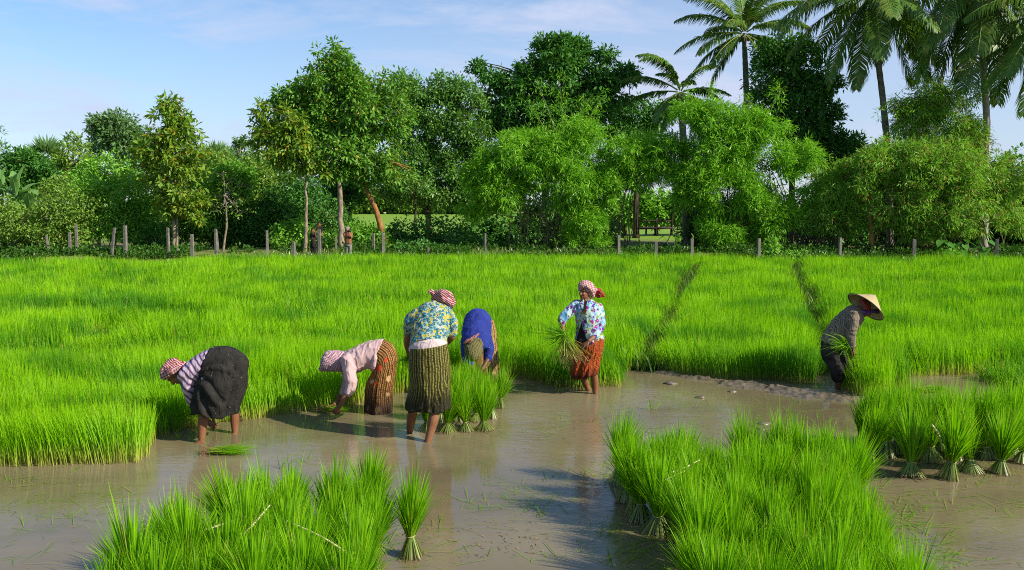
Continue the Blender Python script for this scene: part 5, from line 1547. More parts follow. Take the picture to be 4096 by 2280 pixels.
# ---- skin and cloth
def skin_mat(name, c1, c2):
    m = NT(name)
    o = m.obj()
    n = m.noise(o, 9, 4, 0.6)
    n2 = m.noise(o, 60, 3, 0.6)
    c = m.ramp(n, [(0.3, c1), (0.7, c2)])
    m.bsdf(c, 0.55, 0.3, m.bump(n2, 0.25, 0.004), Subsurface__Weight=0.06, Subsurface__Radius=(0.02, 0.008, 0.004))
    return m.m
M_skin = skin_mat('sunned_skin', (0.15, 0.062, 0.026), (0.24, 0.105, 0.048))
M_skin_d = skin_mat('dark_sunned_skin', (0.10, 0.042, 0.020), (0.17, 0.072, 0.034))
M_skin_p = skin_mat('pale_skin', (0.26, 0.13, 0.085), (0.34, 0.19, 0.125))
M_lip = mat_plain('lips', (0.13, 0.035, 0.03), (0.16, 0.05, 0.04), 30, 0.4)
M_eye = mat_plain('dark_eye', (0.012, 0.009, 0.008), (0.02, 0.015, 0.012), 30, 0.2, 0, 0.5)

def cloth_finish(m, c, rough=0.85, weave=250, bump=0.15):
    n = m.noise(m.obj(), weave, 2, 0.5)
    f = m.noise(m.mapping(m.obj(), (1, 1, 0.45)), 13, 2, 0.5, 0.9)
    h = m.math('ADD', m.math('MULTIPLY', n, 0.04), f)
    m.bsdf(c, rough, 0.12, m.bump(h, 0.8, 0.03))
    return m.m

def mat_krama(name, red, white, scale, rot, soft=0.0):
    m = NT(name)
    v = m.mapping(m.obj(), (1, 1, 1), rot)
    sp = m.n('SeparateXYZ', Vector=v)
    a = m.math('ADD', sp.outputs['X'], m.math('MULTIPLY', sp.outputs['Y'], 0.6))
    b = m.math('SUBTRACT', sp.outputs['Z'], m.math('MULTIPLY', sp.outputs['Y'], 0.5))
    sa = m.math('GREATER_THAN', m.math('SINE', m.math('MULTIPLY', a, scale)), 0.0)
    sb = m.math('GREATER_THAN', m.math('SINE', m.math('MULTIPLY', b, scale)), 0.0)
    c = m.ramp(m.math('MULTIPLY', m.math('ADD', sa, sb), 0.5), [(0.0, white), (0.5, tuple((x + y) / 2 for x, y in zip(red, white))), (1.0, red)])
    return cloth_finish(m, c)
RED = (0.20, 0.018, 0.028); WHT = (0.40, 0.31, 0.30)
M_krama_a = mat_krama('red_white_check_cloth', RED, WHT, 210, (0.3, 0.5, 0.2))
M_krama_b = mat_krama('fine_pink_check_cloth', (0.23, 0.035, 0.06), (0.50, 0.43, 0.45), 300, (0.0, 0.35, 0.1))
M_krama_c = mat_krama('washed_red_check_cloth', (0.27, 0.055, 0.055), (0.48, 0.38, 0.36), 210, (0.6, 0.2, 0.9))
M_krama_red = mat_krama('dark_red_check_cloth', (0.20, 0.015, 0.015), (0.38, 0.06, 0.05), 190, (0.2, 0.4, 0.3))
M_krama_green = mat_krama('olive_plaid_cloth', (0.085, 0.05, 0.022), (0.13, 0.145, 0.05), 240, (0.1, 0.2, 0.4))

M_krama_brown = mat_krama('faded_brown_red_cloth', (0.16, 0.045, 0.035), (0.27, 0.15, 0.12), 230, (0.2, 0.4, 0.3))
def mat_krama_stripes():
    m = NT('red_white_wound_stripes')
    v = m.mapping(m.obj(), (1, 1, 1), (0.4, 0.9, 0.3))
    w_ = m.n('TexWave', Vector=v, Scale=17.0, Distortion=4.0, Detail=2.0)
    w_.inputs['Detail Scale'].default_value = 1.5
    c = m.ramp(w_.outputs['Fac'], [(0.0, RED), (0.52, (0.27, 0.04, 0.05)), (0.62, WHT), (1.0, WHT)])
    return cloth_finish(m, c)
M_krama_s = mat_krama_stripes()

def mat_plain_cloth(name, c1, c2, specks=None):
    m = NT(name)
    n = m.noise(m.obj(), 5, 4, 0.6)
    c = m.ramp(n, [(0.3, c1), (0.7, c2)])
    if specks:
        s = m.noise(m.obj(), 70, 2, 0.5)
        c = m.mix(m.math('GREATER_THAN', s, specks[1]), c, specks[0])
    return cloth_finish(m, c)
M_pink = mat_plain_cloth('pale_pink_cotton', (0.43, 0.275, 0.275), (0.53, 0.37, 0.36))
M_blue = mat_plain_cloth('royal_blue_cotton', (0.016, 0.026, 0.15), (0.026, 0.042, 0.23), ((0.30, 0.32, 0.42), 0.73))
M_black = mat_plain_cloth('faded_black_cloth', (0.010, 0.010, 0.009), (0.034, 0.031, 0.026), ((0.17, 0.15, 0.12), 0.70))
M_under = mat_plain_cloth('black_undershirt', (0.010, 0.009, 0.009), (0.02, 0.018, 0.018))
M_trouser = mat_plain_cloth('black_work_trousers', (0.012, 0.011, 0.010), (0.04, 0.035, 0.031), ((0.16, 0.13, 0.10), 0.70))
M_whitecloth = mat_plain_cloth('whitish_undershirt', (0.44, 0.34, 0.33), (0.54, 0.44, 0.42))

def mat_purple():
    m = NT('lilac_striped_blouse')
    v = m.mapping(m.obj(), (1, 1, 1), (0.2, 0.75, 0.0))
    w_ = m.n('TexWave', Vector=v, Scale=5.5, Distortion=5.0, Detail=2.5)
    c = m.ramp(w_.outputs['Fac'], [(0.0, (0.06, 0.035, 0.07)), (0.18, (0.18, 0.11, 0.19)), (0.34, (0.34, 0.25, 0.34)), (1.0, (0.46, 0.37, 0.45))])
    return cloth_finish(m, c)
M_purple = mat_purple()

def mat_flowers_teal():
    m = NT('teal_yellow_flowered_cotton')
    v = m.obj()
    nd = m.voro(v, 30.0, 'F1', 0.75)
    r = m.n('SeparateColor', Color=nd.outputs['Color']).outputs[0]
    c = m.ramp(r, [(0.0, (0.32, 0.36, 0.31)), (0.14, (0.012, 0.12, 0.17)), (0.54, (0.34, 0.30, 0.02)), (0.84, (0.04, 0.19, 0.23))], 'CONSTANT')
    pet = m.voro(v, 62.0, 'F1', 1.0)
    c = m.mix(m.math('GREATER_THAN', pet.outputs['Distance'], 0.78), c, (0.36, 0.40, 0.34))
    cen = m.math('LESS_THAN', nd.outputs['Distance'], 0.16)
    c = m.mix(cen, c, (0.36, 0.30, 0.02))
    ed = m.voro(v, 30.0, 'DISTANCE_TO_EDGE', 0.75)
    c = m.mix(m.math('LESS_THAN', ed.outputs['Distance'], 0.035), c, (0.36, 0.40, 0.33))
    n = m.noise(v, 45, 2)
    c = m.mix(m.math('GREATER_THAN', n, 0.60), c, (0.03, 0.09, 0.10))
    return cloth_finish(m, c)
M_fl_teal = mat_flowers_teal()

def mat_flowers_multi():
    m = NT('blue_magenta_flowered_cotton')
    v = m.obj()
    n = m.noise(v, 7.0, 3, 0.6, 0.6)
    c = m.ramp(n, [(0.34, (0.05, 0.17, 0.36)), (0.44, (0.22, 0.38, 0.50)), (0.52, (0.42, 0.50, 0.48)), (0.58, (0.22, 0.33, 0.07)), (0.68, (0.10, 0.20, 0.04))])
    fl = m.voro(v, 15.0, 'F1', 1.0)
    r = m.n('SeparateColor', Color=fl.outputs['Color']).outputs[0]
    fc = m.ramp(r, [(0.0, (0.16, 0.01, 0.15)), (0.45, (0.34, 0.025, 0.26)), (0.75, (0.09, 0.04, 0.24))], 'CONSTANT')
    pet = m.noise(v, 42.0, 2, 0.6)
    c = m.mix(m.math('LESS_THAN', m.math('ADD', fl.outputs['Distance'], m.math('MULTIPLY', pet, 0.5)), 0.62), c, fc)
    c = m.mix(m.math('LESS_THAN', fl.outputs['Distance'], 0.10), c, (0.5, 0.44, 0.38))
    lf = m.voro(v, 22.0, 'F1', 1.0)
    c = m.mix(m.math('LESS_THAN', lf.outputs['Distance'], 0.24), c, (0.05, 0.13, 0.025))
    return cloth_finish(m, c)
M_fl_multi = mat_flowers_multi()

def mat_check_brown():
    m = NT('grey_brown_checked_knit')
    v = m.mapping(m.obj(), (1, 1, 1), (0.2, 0.55, 0.1))
    sp = m.n('SeparateXYZ', Vector=v)
    a = m.math('SINE', m.math('MULTIPLY', m.math('ADD', sp.outputs['X'], m.math('MULTIPLY', sp.outputs['Y'], 0.5)), 330))
    b = m.math('SINE', m.math('MULTIPLY', m.math('SUBTRACT', sp.outputs['Z'], m.math('MULTIPLY', sp.outputs['Y'], 0.5)), 330))
    k = m.math('GREATER_THAN', m.math('MULTIPLY', a, b), 0.12)
    c = m.mix(k, (0.24, 0.195, 0.135), (0.030, 0.023, 0.019))
    return cloth_finish(m, c)
M_check = mat_check_brown()

def mat_sarong(name, dark, mid, light, nstripe, dashes, flower=None, wet=0.75, small=None):
    """woven sarong: stripes run down the cloth; the hem is wet and darker in colour"""
    m = NT(name)
    uv = m.uv()
    sp = m.n('SeparateXYZ', Vector=uv)
    wob = m.math('MULTIPLY', m.math('SUBTRACT', m.noise(uv, 6, 2), 0.5), 0.03)
    su = m.math('SINE', m.math('MULTIPLY', m.math('ADD', sp.outputs['X'], wob), 6.2832 * nstripe))
    sv = m.math('SINE', m.math('MULTIPLY', sp.outputs['Y'], 6.2832 * dashes))
    line = m.math('GREATER_THAN', su, 0.45)
    dash = m.math('MULTIPLY', m.math('GREATER_THAN', sv, -0.75), m.math('GREATER_THAN', m.noise(m.mapping(uv, (60, 50, 1)), 1.0, 2), 0.40))
    c = m.mix(m.math('GREATER_THAN', m.math('SINE', m.math('MULTIPLY', sp.outputs['X'], 6.2832 * nstripe * 0.5)), 0), dark, mid)
    c = m.mix(m.math('MULTIPLY', line, dash), c, light)
    if small:
        vv = m.voro(m.mapping(uv, (nstripe * 1.0, dashes * 0.8, 1)), 1.0, 'F1', 0.6)
        c = m.mix(m.math('LESS_THAN', vv.outputs['Distance'], 0.33), c, small)
    if flower:
        v2 = m.voro(m.mapping(uv, (9, 6, 1)), 1.0, 'F1', 1.0)
        pet = m.noise(m.mapping(uv, (40, 26, 1)), 1.0, 2)
        k = m.math('LESS_THAN', m.math('ADD', v2.outputs['Distance'], m.math('MULTIPLY', pet, 0.35)), 0.47)
        rr = m.n('SeparateColor', Color=v2.outputs['Color']).outputs[0]
        c = m.mix(m.math('MULTIPLY', k, m.math('GREATER_THAN', rr, 0.35)), c, m.ramp(rr, [(0.0, flower), (0.72, flower), (0.73, (0.42, 0.28, 0.13)), (1.0, (0.42, 0.28, 0.13))]))
    wf = m.n('MapRange', Value=m.math('ADD', sp.outputs['Y'], m.math('MULTIPLY', m.noise(uv, 5, 3), 0.25)))
    wf.inputs['From Min'].default_value = wet; wf.inputs['From Max'].default_value = wet + 0.28
    c = m.mix(m.math('MULTIPLY', wf.outputs[0], 0.86), c, tuple(x * 0.25 + 0.008 for x in dark))
    return cloth_finish(m, c, 0.7)
M_sar_pink = mat_sarong('brown_flowered_sarong', (0.040, 0.019, 0.008), (0.12, 0.050, 0.016), (0.44, 0.22, 0.060), 40, 44, (0.42, 0.045, 0.012), 0.70)
M_sar_olive = mat_sarong('olive_striped_sarong', (0.022, 0.022, 0.008), (0.050, 0.047, 0.012), (0.25, 0.22, 0.045), 42, 60, None, 0.58)
M_sar_orange = mat_sarong('rust_patterned_sarong', (0.13, 0.016, 0.008), (0.22, 0.030, 0.009), (0.34, 0.085, 0.014), 60, 54, None, 0.70, (0.40, 0.13, 0.018))
M_sar_gold = mat_sarong('gold_brown_patterned_sarong', (0.11, 0.060, 0.022), (0.20, 0.12, 0.04), (0.36, 0.24, 0.08), 30, 40, (0.26, 0.03, 0.025), 0.7, (0.30, 0.19, 0.06))

def mat_hat():
    m = NT('palm_leaf_hat')
    o = m.obj()
    n = m.noise(o, 14, 4)
    sp = m.n('SeparateXYZ', Vector=o)
    rg = m.math('SINE', m.math('MULTIPLY', sp.outputs['Z'], 260))
    an = m.math('SINE', m.math('MULTIPLY', m.math('ARCTAN2', sp.outputs['Y'], sp.outputs['X']), 44))
    c = m.ramp(n, [(0.3, (0.34, 0.25, 0.12)), (0.7, (0.48, 0.38, 0.20))])
    c = m.mix(m.math('MULTIPLY', m.math('GREATER_THAN', rg, 0.8), 0.5), c, (0.24, 0.16, 0.07))
    c = m.mix(m.math('MULTIPLY', m.math('GREATER_THAN', an, 0.75), 0.4), c, (0.28, 0.19, 0.08))
    m.bsdf(c, 0.6, 0.3, m.bump(m.math('ADD', an, rg), 0.3, 0.004))
    return m.m
M_hat = mat_hat()

def strands(name_list, parent, base, n, root, rr, grip, gr_, tip, tr, wd=0.005, bow=0.0, mats=None, roots=70, t_split=0.0):
    """a gripped handful: strands from root through the grip, fanning to the tips"""
    r0 = rng
    a = root + r0.normal(0, 1, (n, 3)) * rr
    b = grip + r0.normal(0, 1, (n, 3)) * gr_
    c = tip + r0.normal(0, 1, (n, 3)) * tr
    c = b + (c - b) * r0.uniform(0.55, 1.12, (n, 1))
    m = b * 0.5 + c * 0.5 + np.array([0, 0, bow]) + r0.normal(0, 0.012, (n, 3))
    k = 10
    t = np.linspace(0, 1, k)
    P = np.zeros((n, k, 3))
    for i in range(n):
        P[i] = resample(np.stack([a[i], b[i], m[i], c[i]]), k)
    T = nrm(np.gradient(P, axis=1))
    S = nrm(np.cross(T, r0.normal(0, 1, (n, 1, 3))))
    w_ = (wd * r0.uniform(0.7, 1.2, (n, 1)) * (1 - 0.85 * t[None] ** 3))[..., None] * 0.5
    V = np.stack([P - S * w_, P + S * w_], 2).reshape(-1, 3)
    i = (np.arange(n)[:, None] * 2 * k + np.arange(k - 1)[None] * 2).ravel()
    Q = np.stack([i, i + 1, i + 3, i + 2], -1)
    C = np.zeros((n, k, 2, 3)); C[..., 0] = np.clip(t * 1.1, 0.05, 1)[None, :, None]; C[..., 1] = r0.uniform(0, 1, n)[:, None, None]; C[..., 2] = r0.uniform(0, 0.98, n)[:, None, None]
    G = Geo(); G.add(V, Q, C.reshape(-1, 3)); G.build('leaves', M_rice, parent, base)
    if roots:
        G = Geo()
        q = root + r0.normal(0, 1, (roots, 3)) * rr * 1.1
        d = nrm(root - grip) * 0.6 + r0.normal(0, 0.5, (roots, 3)) + [0, 0, -0.5]
        e = q + d * r0.uniform(0.02, 0.07, (roots, 1))
        S = nrm(np.cross(d, r0.normal(0, 1, (roots, 3)))) * 0.004
        G.add(np.stack([q - S, q + S, e + S * 0.3, e - S * 0.3], 1).reshape(-1, 3), np.arange(4 * roots).reshape(-1, 4))
        G.build('roots', M_root, parent, base)

def held(label, base, *a, **k):
    e = empty('held_rice_bundle', base, label, 'rice bundle')
    strands(None, e, base, *a, **k)
    return e

def person(label, W, gx, gy):
    b = np.array(W.p(gx, gy)); b[2] = 0.0
    return empty('person', b, label, 'person'), b

def knot_parts(c, d1, d2, r=0.03):
    """two short cloth ends and a knot"""
    P = [ball(c, r)]
    P += limb([c, c + np.asarray(d1) * 0.5 + [0, 0, 0.01], c + np.asarray(d1)], [r * 0.7, r * 0.9, r * 0.5])
    P += limb([c, c + np.asarray(d2) * 0.5, c + np.asarray(d2)], [r * 0.7, r * 0.9, r * 0.5])
    return P

# ============ woman in the black sarong, bent over on the left
W = Px(560, 1280, 600 / 1434, 9.30)
e, b = person('woman in black sarong and lilac striped blouse bending over at the left', W, 740, 1170)
torso = [(590, 560, 690, 285, 0, .13), (530, 585, 610, 325, 0, .14), (470, 580, 520, 380, 0, .16), (400, 570, 455, 425, 0, .15), (388, 545, 430, 450, 0, .07)]
P = [body_loft(W, torso, grow=0.86), body_loft(W, [(620, 560, 720, 300, 0, .13), (620, 600, 900, 330, 0, .17), (620, 690, 920, 560, 0, .15)], grow=0.85)]
hp, q1 = head_parts(W.p(328, 515, 0.03), (-0.28, -0.12, -0.95), (-0.93, 0.12, 0.28))
P += hp
P += limb([W.p(400, 520, 0.02), W.p(440, 500, 0.02)], [0.055, 0.065])
P += limb([W.p(700, 560, -.06), W.p(650, 720, -.08), W.p(612, 860, -.09), W.p(602, 960, -.11), W.p(588, 1150, -.13)], [.085, .068, .050, .052, .033])
P += foot_parts(W.p(588, 1160, -.13), (-0.95, -0.25))
P += limb([W.p(860, 560, .10), W.p(890, 720, .24), W.p(903, 850, .27), W.p(905, 940, .27), W.p(908, 1085, .26)], [.085, .068, .050, .050, .032])
P += foot_parts(W.p(908, 1092, .26), (-0.45, -0.85))
P += limb([W.p(440, 545, -.10), W.p(475, 715, -.02), W.p(560, 850, .10), W.p(640, 950, .22)], [.045, .037, .032, .024])
P += hand_parts(W.p(645, 955, .22), (0.55, 0.2, -0.75), (0.5, -0.3, 0.3), -1, 0.9)
P += limb([W.p(500, 500, .30), W.p(600, 720, .40), W.p(690, 900, .40)], [.045, .036, .024])
P += hand_parts(W.p(692, 925, .40), (0.25, 0.1, -0.95), (-0.7, -0.3, 0.1), 1, 0.6)
V, Q = bake(P)
idx = np.where(near(V, Q, q1(0.083, 0.030, 0.006), 0.012) | near(V, Q, q1(0.083, -0.030, 0.006), 0.012), 1, np.where(near(V, Q, q1(0.09, 0, -0.063), 0.015), 2, 0))
part_mesh('body', (V, Q), [M_skin, M_eye, M_lip], e, b, idx)
P = [body_loft(W, [(572, 590, 700, 262, 0, .17), (520, 605, 612, 300, 0, .175), (470, 600, 528, 350, 0, .19), (398, 590, 458, 402, 0, .18), (380, 555, 432, 430, 0, .08)])]
P += limb([W.p(445, 530, -.10), W.p(462, 640, -.08), W.p(485, 740, -.02), W.p(548, 860, .09)], [.075, .068, .056, .048])
P += limb([W.p(500, 490, .26), W.p(590, 700, .38), W.p(655, 830, .40)], [.075, .06, .045])
P += limb([W.p(640, 520, -.16), W.p(600, 560, -.17), W.p(588, 580, -.16)], [.03, .025, .012])
part_mesh('blouse', bake(P, 0.008, 4, folds(0.010, (16, 16, 7), 3)), M_purple, e, b)
skirt_mesh('sarong', W, [(585, 572, 690, 262, 0, .16), (572, 610, 855, 268, 0, .20), (545, 665, 1012, 374, 0, .24), (520, 745, 1006, 520, 0, .26), (510, 810, 985, 690, 0, .24), (512, 850, 955, 800, 0, .22), (522, 880, 936, 872, 0, .20)], M_black, e, b, fold=0.040, nf=5, seed=4, hem_fold=1.0,
           ridges=[(s * x0, s * x1, t0, t1, am, wd_) for s in (1, -1) for x0, x1, t0, t1, am, wd_ in ((2.5, 1.2, 0.05, 0.75, .035, .11), (2.7, 2.1, 0.1, 1.0, .030, .10), (2.2, 1.7, 0.35, 1.0, .028, .10), (0.9, 1.1, 0.3, 1.0, .022, .09), (1.9, 0.6, 0.0, 0.5, .022, .10))])
P = [ell(W.p(300, 465, 0.03), W.p(400, 450, 0.03) - W.p(295, 470, 0.03), W.p(315, 385, 0.03) - W.p(300, 470, 0.03), v3(0.0, .098, 0))]
P += limb([W.p(240, 540, -.04), W.p(300, 490, -.09), W.p(370, 440, -.06), W.p(420, 415, 0)], [.035, .04, .036, .02])
P += limb([W.p(225, 540, -.02), W.p(232, 470, -.03), W.p(270, 420, -.02), W.p(340, 390, 0)], [.03, .036, .034, .03])
P += limb([W.p(290, 400, 0), W.p(310, 378, 0)], [.03, .02])
V, Q = bake(P, 0.007, 3, folds(0.010, (22, 22, 22), 8))
part_mesh('headscarf', (V, Q), [M_krama_a, M_krama_s], e, b, np.where(poly_px(W, V, Q, [(200, 430), (240, 340), (480, 340), (480, 440), (400, 440), (300, 470), (230, 500)]), 1, 0))

# ============ woman in pink
W = Px(1200, 1280, 500 / 1434, 10.58)
e, b = person('woman in pale pink blouse, check headscarf and brown flowered sarong stooping to pull seedlings', W, 900, 1085)
P = [body_loft(W, [(830, 555, 950, 250, 0, .15), (745, 540, 840, 255, 0, .15), (680, 570, 705, 300, 0, .16), (595, 570, 580, 370, 0, .16), (530, 540, 520, 400, 0, .08)], grow=0.88),
     body_loft(W, [(840, 560, 960, 260, 0, .15), (850, 600, 1090, 420, 0, .17), (800, 700, 1060, 620, 0, .16)], grow=0.86)]
hp, q1 = head_parts(W.p(385, 478), (-0.12, -0.1, -0.99), (-0.98, 0.0, 0.05))
P += hp + limb([W.p(480, 470), W.p(560, 440)], [.055, .065])
P += limb([W.p(560, 470, -.15), W.p(590, 720, -.20), W.p(520, 870, -.24), W.p(462, 985, -.26)], [.046, .038, .036, .026])
P += hand_parts(W.p(455, 992, -.26), (-0.55, 0.0, -0.62), (-0.35, 0.75, -0.2), -1, 0.9)
P += limb([W.p(530, 470, .15), W.p(540, 720, .2), W.p(470, 860, .15), W.p(395, 970, .05)], [.046, .038, .036, .026])
P += hand_parts(W.p(385, 978, .05), (-0.75, -0.1, -0.45), (0.1, -0.6, -0.6), 1, 0.8)
for s_, dx in ((-.11, 10), (.11, -20)):
    P += limb([W.p(950 + dx, 520, s_), W.p(905 + dx, 760, s_), W.p(900 + dx, 900, s_), W.p(905 + dx, 1075, s_)], [.085, .05, .052, .034])
    P += foot_parts(W.p(905 + dx, 1090, s_), (-1, -0.1))
part_mesh('body', bake(P), M_skin, e, b)
P = [body_loft(W, [(822, 575, 962, 222, 0, .18), (755, 560, 845, 228, 0, .18), (680, 598, 702, 275, 0, .19), (595, 602, 565, 340, 0, .18), (505, 575, 492, 372, 0, .10)])]
P += limb([W.p(552, 470, -.14), W.p(575, 620, -.19), W.p(590, 735, -.21), W.p(556, 835, -.23)], [.085, .075, .066, .055])
P += limb([W.p(530, 470, .14), W.p(545, 700, .2), W.p(490, 830, .16)], [.08, .065, .05])
P += limb([W.p(860, 420, -.17), W.p(850, 520, -.17), W.p(828, 575, -.15)], [.03, .03, .015])
part_mesh('blouse', bake(P, 0.008, 4, folds(0.009, (15, 15, 8), 13)), M_pink, e, b)
skirt_mesh('sarong', W, [(818, 572, 958, 228, 0, .165), (832, 596, 1050, 285, 0, .19), (812, 640, 1112, 430, 0, .215), (778, 705, 1092, 600, 0, .205), (758, 800, 1064, 780, 0, .19), (750, 960, 1052, 950, 0, .18), (745, 1140, 1045, 1140, 0, .18)], M_sar_pink, e, b, fold=0.010, nf=8, seed=21)
P = [body_loft(W, [(512, 590, 515, 362, 0, .085), (440, 592, 430, 350, 0, .115), (360, 592, 330, 352, 0, .118), (300, 590, 268, 395, 0, .105), (240, 588, 228, 520, 0, .06), (216, 582, 214, 560, 0, .02)], 24)]
part_mesh('headscarf', bake(P, 0.007, 3, folds(0.006, (16, 16, 24), 17)), M_krama_b, e, b)

# ============ woman in the flowered blouse seen from behind
W = Px(1520, 1120, 600 / 1229, 9.30)
e, b = person('woman seen from behind in teal and yellow flowered blouse and olive striped sarong', W, 390, 1345)
P = [body_loft(W, [(255, 640, 550, 620, .02, .13), (262, 530, 535, 525, .06, .13), (262, 400, 560, 410, .14, .13), (280, 300, 580, 310, .22, .12), (400, 215, 540, 235, .28, .08)], grow=0.86),
     body_loft(W, [(255, 620, 550, 600, 0, .14), (255, 780, 560, 770, 0, .15), (270, 860, 545, 860, 0, .13)], grow=0.85)]
hp, q1 = head_parts(W.p(520, 165, .34), (0.62, 0.55, -0.5), (0.22, 0.32, 0.92))
P += hp + limb([W.p(480, 205, .30), W.p(455, 235, .26)], [.055, .07])
P += limb([W.p(270, 300, .20), W.p(232, 460, .22), W.p(222, 510, .26), W.p(238, 610, .46)], [.048, .043, .040, .028])
P += hand_parts(W.p(240, 618, .48), (0.2, 0.6, -0.5), (0.6, 0.3, 0.3), 1, 1.0)
P += limb([W.p(575, 310, .20), W.p(590, 440, .18), W.p(575, 480, .24), W.p(520, 540, .50)], [.048, .043, .040, .028])
P += hand_parts(W.p(515, 545, .52), (-0.7, 0.4, -0.3), (0.0, 0.3, -0.9), 1, 0.8)
P += limb([W.p(330, 780, .10), W.p(285, 950, .06), W.p(272, 1060, .16), W.p(258, 1130, .22), W.p(240, 1262, .30)], [.085, .062, .050, .053, .032])
P += foot_parts(W.p(240, 1268, .30), (0.1, 0.99))
P += limb([W.p(480, 780, 0), W.p(468, 960, -.04), W.p(452, 1080, -.04), W.p(435, 1160, -.06), W.p(388, 1335, -.10)], [.085, .064, .052, .055, .033])
P += foot_parts(W.p(386, 1350, -.10), (-0.1, 0.99))
part_mesh('body', bake(P), M_skin, e, b)
P = [body_loft(W, [(240, 562, 552, 525, .02, .17), (252, 470, 552, 470, .08, .17), (252, 380, 575, 385, .15, .17), (268, 300, 592, 300, .21, .155), (320, 225, 580, 245, .26, .12), (420, 180, 535, 205, .30, .075)])]
P += limb([W.p(300, 285, .20), W.p(255, 330, .20), W.p(238, 405, .22)], [.075, .074, .066])
P += limb([W.p(560, 290, .20), W.p(585, 350, .18), W.p(587, 428, .19)], [.07, .068, .060])
part_mesh('blouse', bake(P, 0.008, 4, folds(0.009, (10, 10, 14), 23)), M_fl_teal, e, b)
P = [body_loft(W, [(250, 650, 540, 610, 0, .160), (242, 590, 548, 545, 0.01, .174), (238, 570, 552, 520, .02, .174), (248, 548, 550, 508, .03, .165)])]
part_mesh('undershirt', bake(P, 0.008, 2, folds(0.006, (14, 14, 10), 24)), M_whitecloth, e, b)
skirt_mesh('sarong', W, [(248, 556, 549, 518, 0, .178), (240, 690, 566, 650, 0, .185), (244, 790, 570, 770, 0, .185), (252, 870, 566, 865, 0, .18), (232, 945, 566, 940, 0.02, .175), (220, 1010, 566, 1005, .04, .175), (224, 1056, 564, 1040, .05, .17)], M_sar_olive, e, b, fold=0.014, nf=8, seed=31,
           ridges=[(s * x0, s * x1, t0, t1, am, wd_) for s in (1, -1) for x0, x1, t0, t1, am, wd_ in ((0.7, 2.0, 0.45, 0.95, .022, .12), (1.0, 2.5, 0.55, 1.0, .024, .12), (1.6, 1.5, 0.5, 1.0, .018, .10), (0.6, 0.9, 0.3, 1.0, .014, .09))])
P = [ell(W.p(520, 158, .33), W.p(603, 170, .33) - W.p(515, 160, .33), v3(0, 0.105, 0), W.p(510, 82, .33) - W.p(520, 160, .33))]
P += limb([W.p(440, 150, .27), W.p(500, 110, .22), W.p(560, 120, .25), W.p(600, 190, .33)], [.030, .038, .036, .03])
P += limb([W.p(450, 170, .28), W.p(520, 160, .21), W.p(570, 190, .26), W.p(575, 228, .35)], [.026, .036, .036, .028])
P += knot_parts(W.p(432, 112, .24), W.p(402, 98, .20) - W.p(432, 112, .24), W.p(420, 85, .26) - W.p(432, 112, .24), .026)
part_mesh('headscarf', bake(P, 0.007, 3, folds(0.009, (24, 24, 24), 28)), M_krama_s, e, b)
g = W.p(228, 640, .52)
held('dark green rice bundle held at the left hip of the woman in the flowered blouse', g, 120, W.p(262, 620, .66), v3(.03, .03, .03), g, v3(.012, .012, .012), W.p(180, 690, .50), v3(.10, .06, .07), roots=30)

# ============ woman in blue, bent towards the camera
W = Px(1520, 1120, 600 / 1229, 11.75)
e, b = person('woman in royal blue shirt and olive plaid headscarf bending over the middle bundles', W, 815, 900)
P = [body_loft(W, [(700, 400, 905, 385, .34, .15), (690, 430, 905, 415, .14, .13), (690, 490, 890, 490, -.06, .12), (700, 540, 860, 545, -.20, .08)], grow=0.85),
     body_loft(W, [(700, 400, 920, 390, .34, .14), (690, 520, 940, 500, .36, .16), (690, 620, 950, 620, .32, .15)], grow=0.85)]
hp, q1 = head_parts(W.p(765, 572, -.36), (0.0, 0.35, -0.9), (-0.05, -0.9, -0.35))
P += hp + limb([W.p(770, 545, -.26), W.p(790, 510, -.12)], [.055, .065])
P += limb([W.p(880, 500, -.06), W.p(893, 600, -.10), W.p(882, 650, -.16), W.p(838, 730, -.26)], [.045, .038, .034, .025])
P += hand_parts(W.p(834, 738, -.26), (-0.5, -0.1, -0.8), (-0.6, 0.2, 0.1), 1, 0.7)
P += limb([W.p(700, 505, -.06), W.p(705, 620, -.08), W.p(740, 700, -.14), W.p(770, 770, -.22)], [.045, .038, .034, .025])
P += hand_parts(W.p(772, 776, -.22), (0.4, -0.1, -0.85), (0.6, 0.2, 0.1), -1, 0.7)
for x0 in (745, 885):
    P += limb([W.p(x0, 560, .34), W.p(x0, 760, .26), W.p(x0, 860, .32), W.p(x0, 960, .36)], [.085, .052, .05, .034])
    P += foot_parts(W.p(x0, 968, .36), (0, -1))
part_mesh('body', bake(P), M_skin_d, e, b)
P = [body_loft(W, [(692, 345, 912, 318, .36, .19), (676, 400, 912, 390, .16, .17), (668, 460, 908, 460, -.04, .155), (690, 520, 895, 530, -.18, .11), (730, 545, 830, 555, -.26, .07)])]
P += limb([W.p(870, 480, -.05), W.p(892, 560, -.09), W.p(886, 640, -.13)], [.078, .070, .058])
P += limb([W.p(705, 490, -.04), W.p(706, 600, -.08), W.p(735, 680, -.12)], [.072, .064, .055])
part_mesh('shirt', bake(P, 0.008, 4, folds(0.008, (12, 12, 12), 33)), M_blue, e, b)
skirt_mesh('sarong', W, [(700, 345, 928, 325, .38, .17), (690, 440, 948, 420, .36, .19), (672, 560, 960, 550, .32, .19), (665, 680, 968, 680, .30, .18), (668, 800, 968, 800, .30, .17), (680, 930, 962, 930, .32, .17)], M_sar_gold, e, b, fold=0.016, nf=8, seed=41)
P = [ell(W.p(765, 570, -.37), W.p(842, 570, -.37) - W.p(765, 570, -.37), v3(0, -.165, -.04), (W.p(765, 486, -.33) - W.p(765, 570, -.37)) * 1.06), ell(W.p(765, 590, -.30), v3(.092, 0, 0), v3(0, .1, 0), v3(0, 0, .085))]
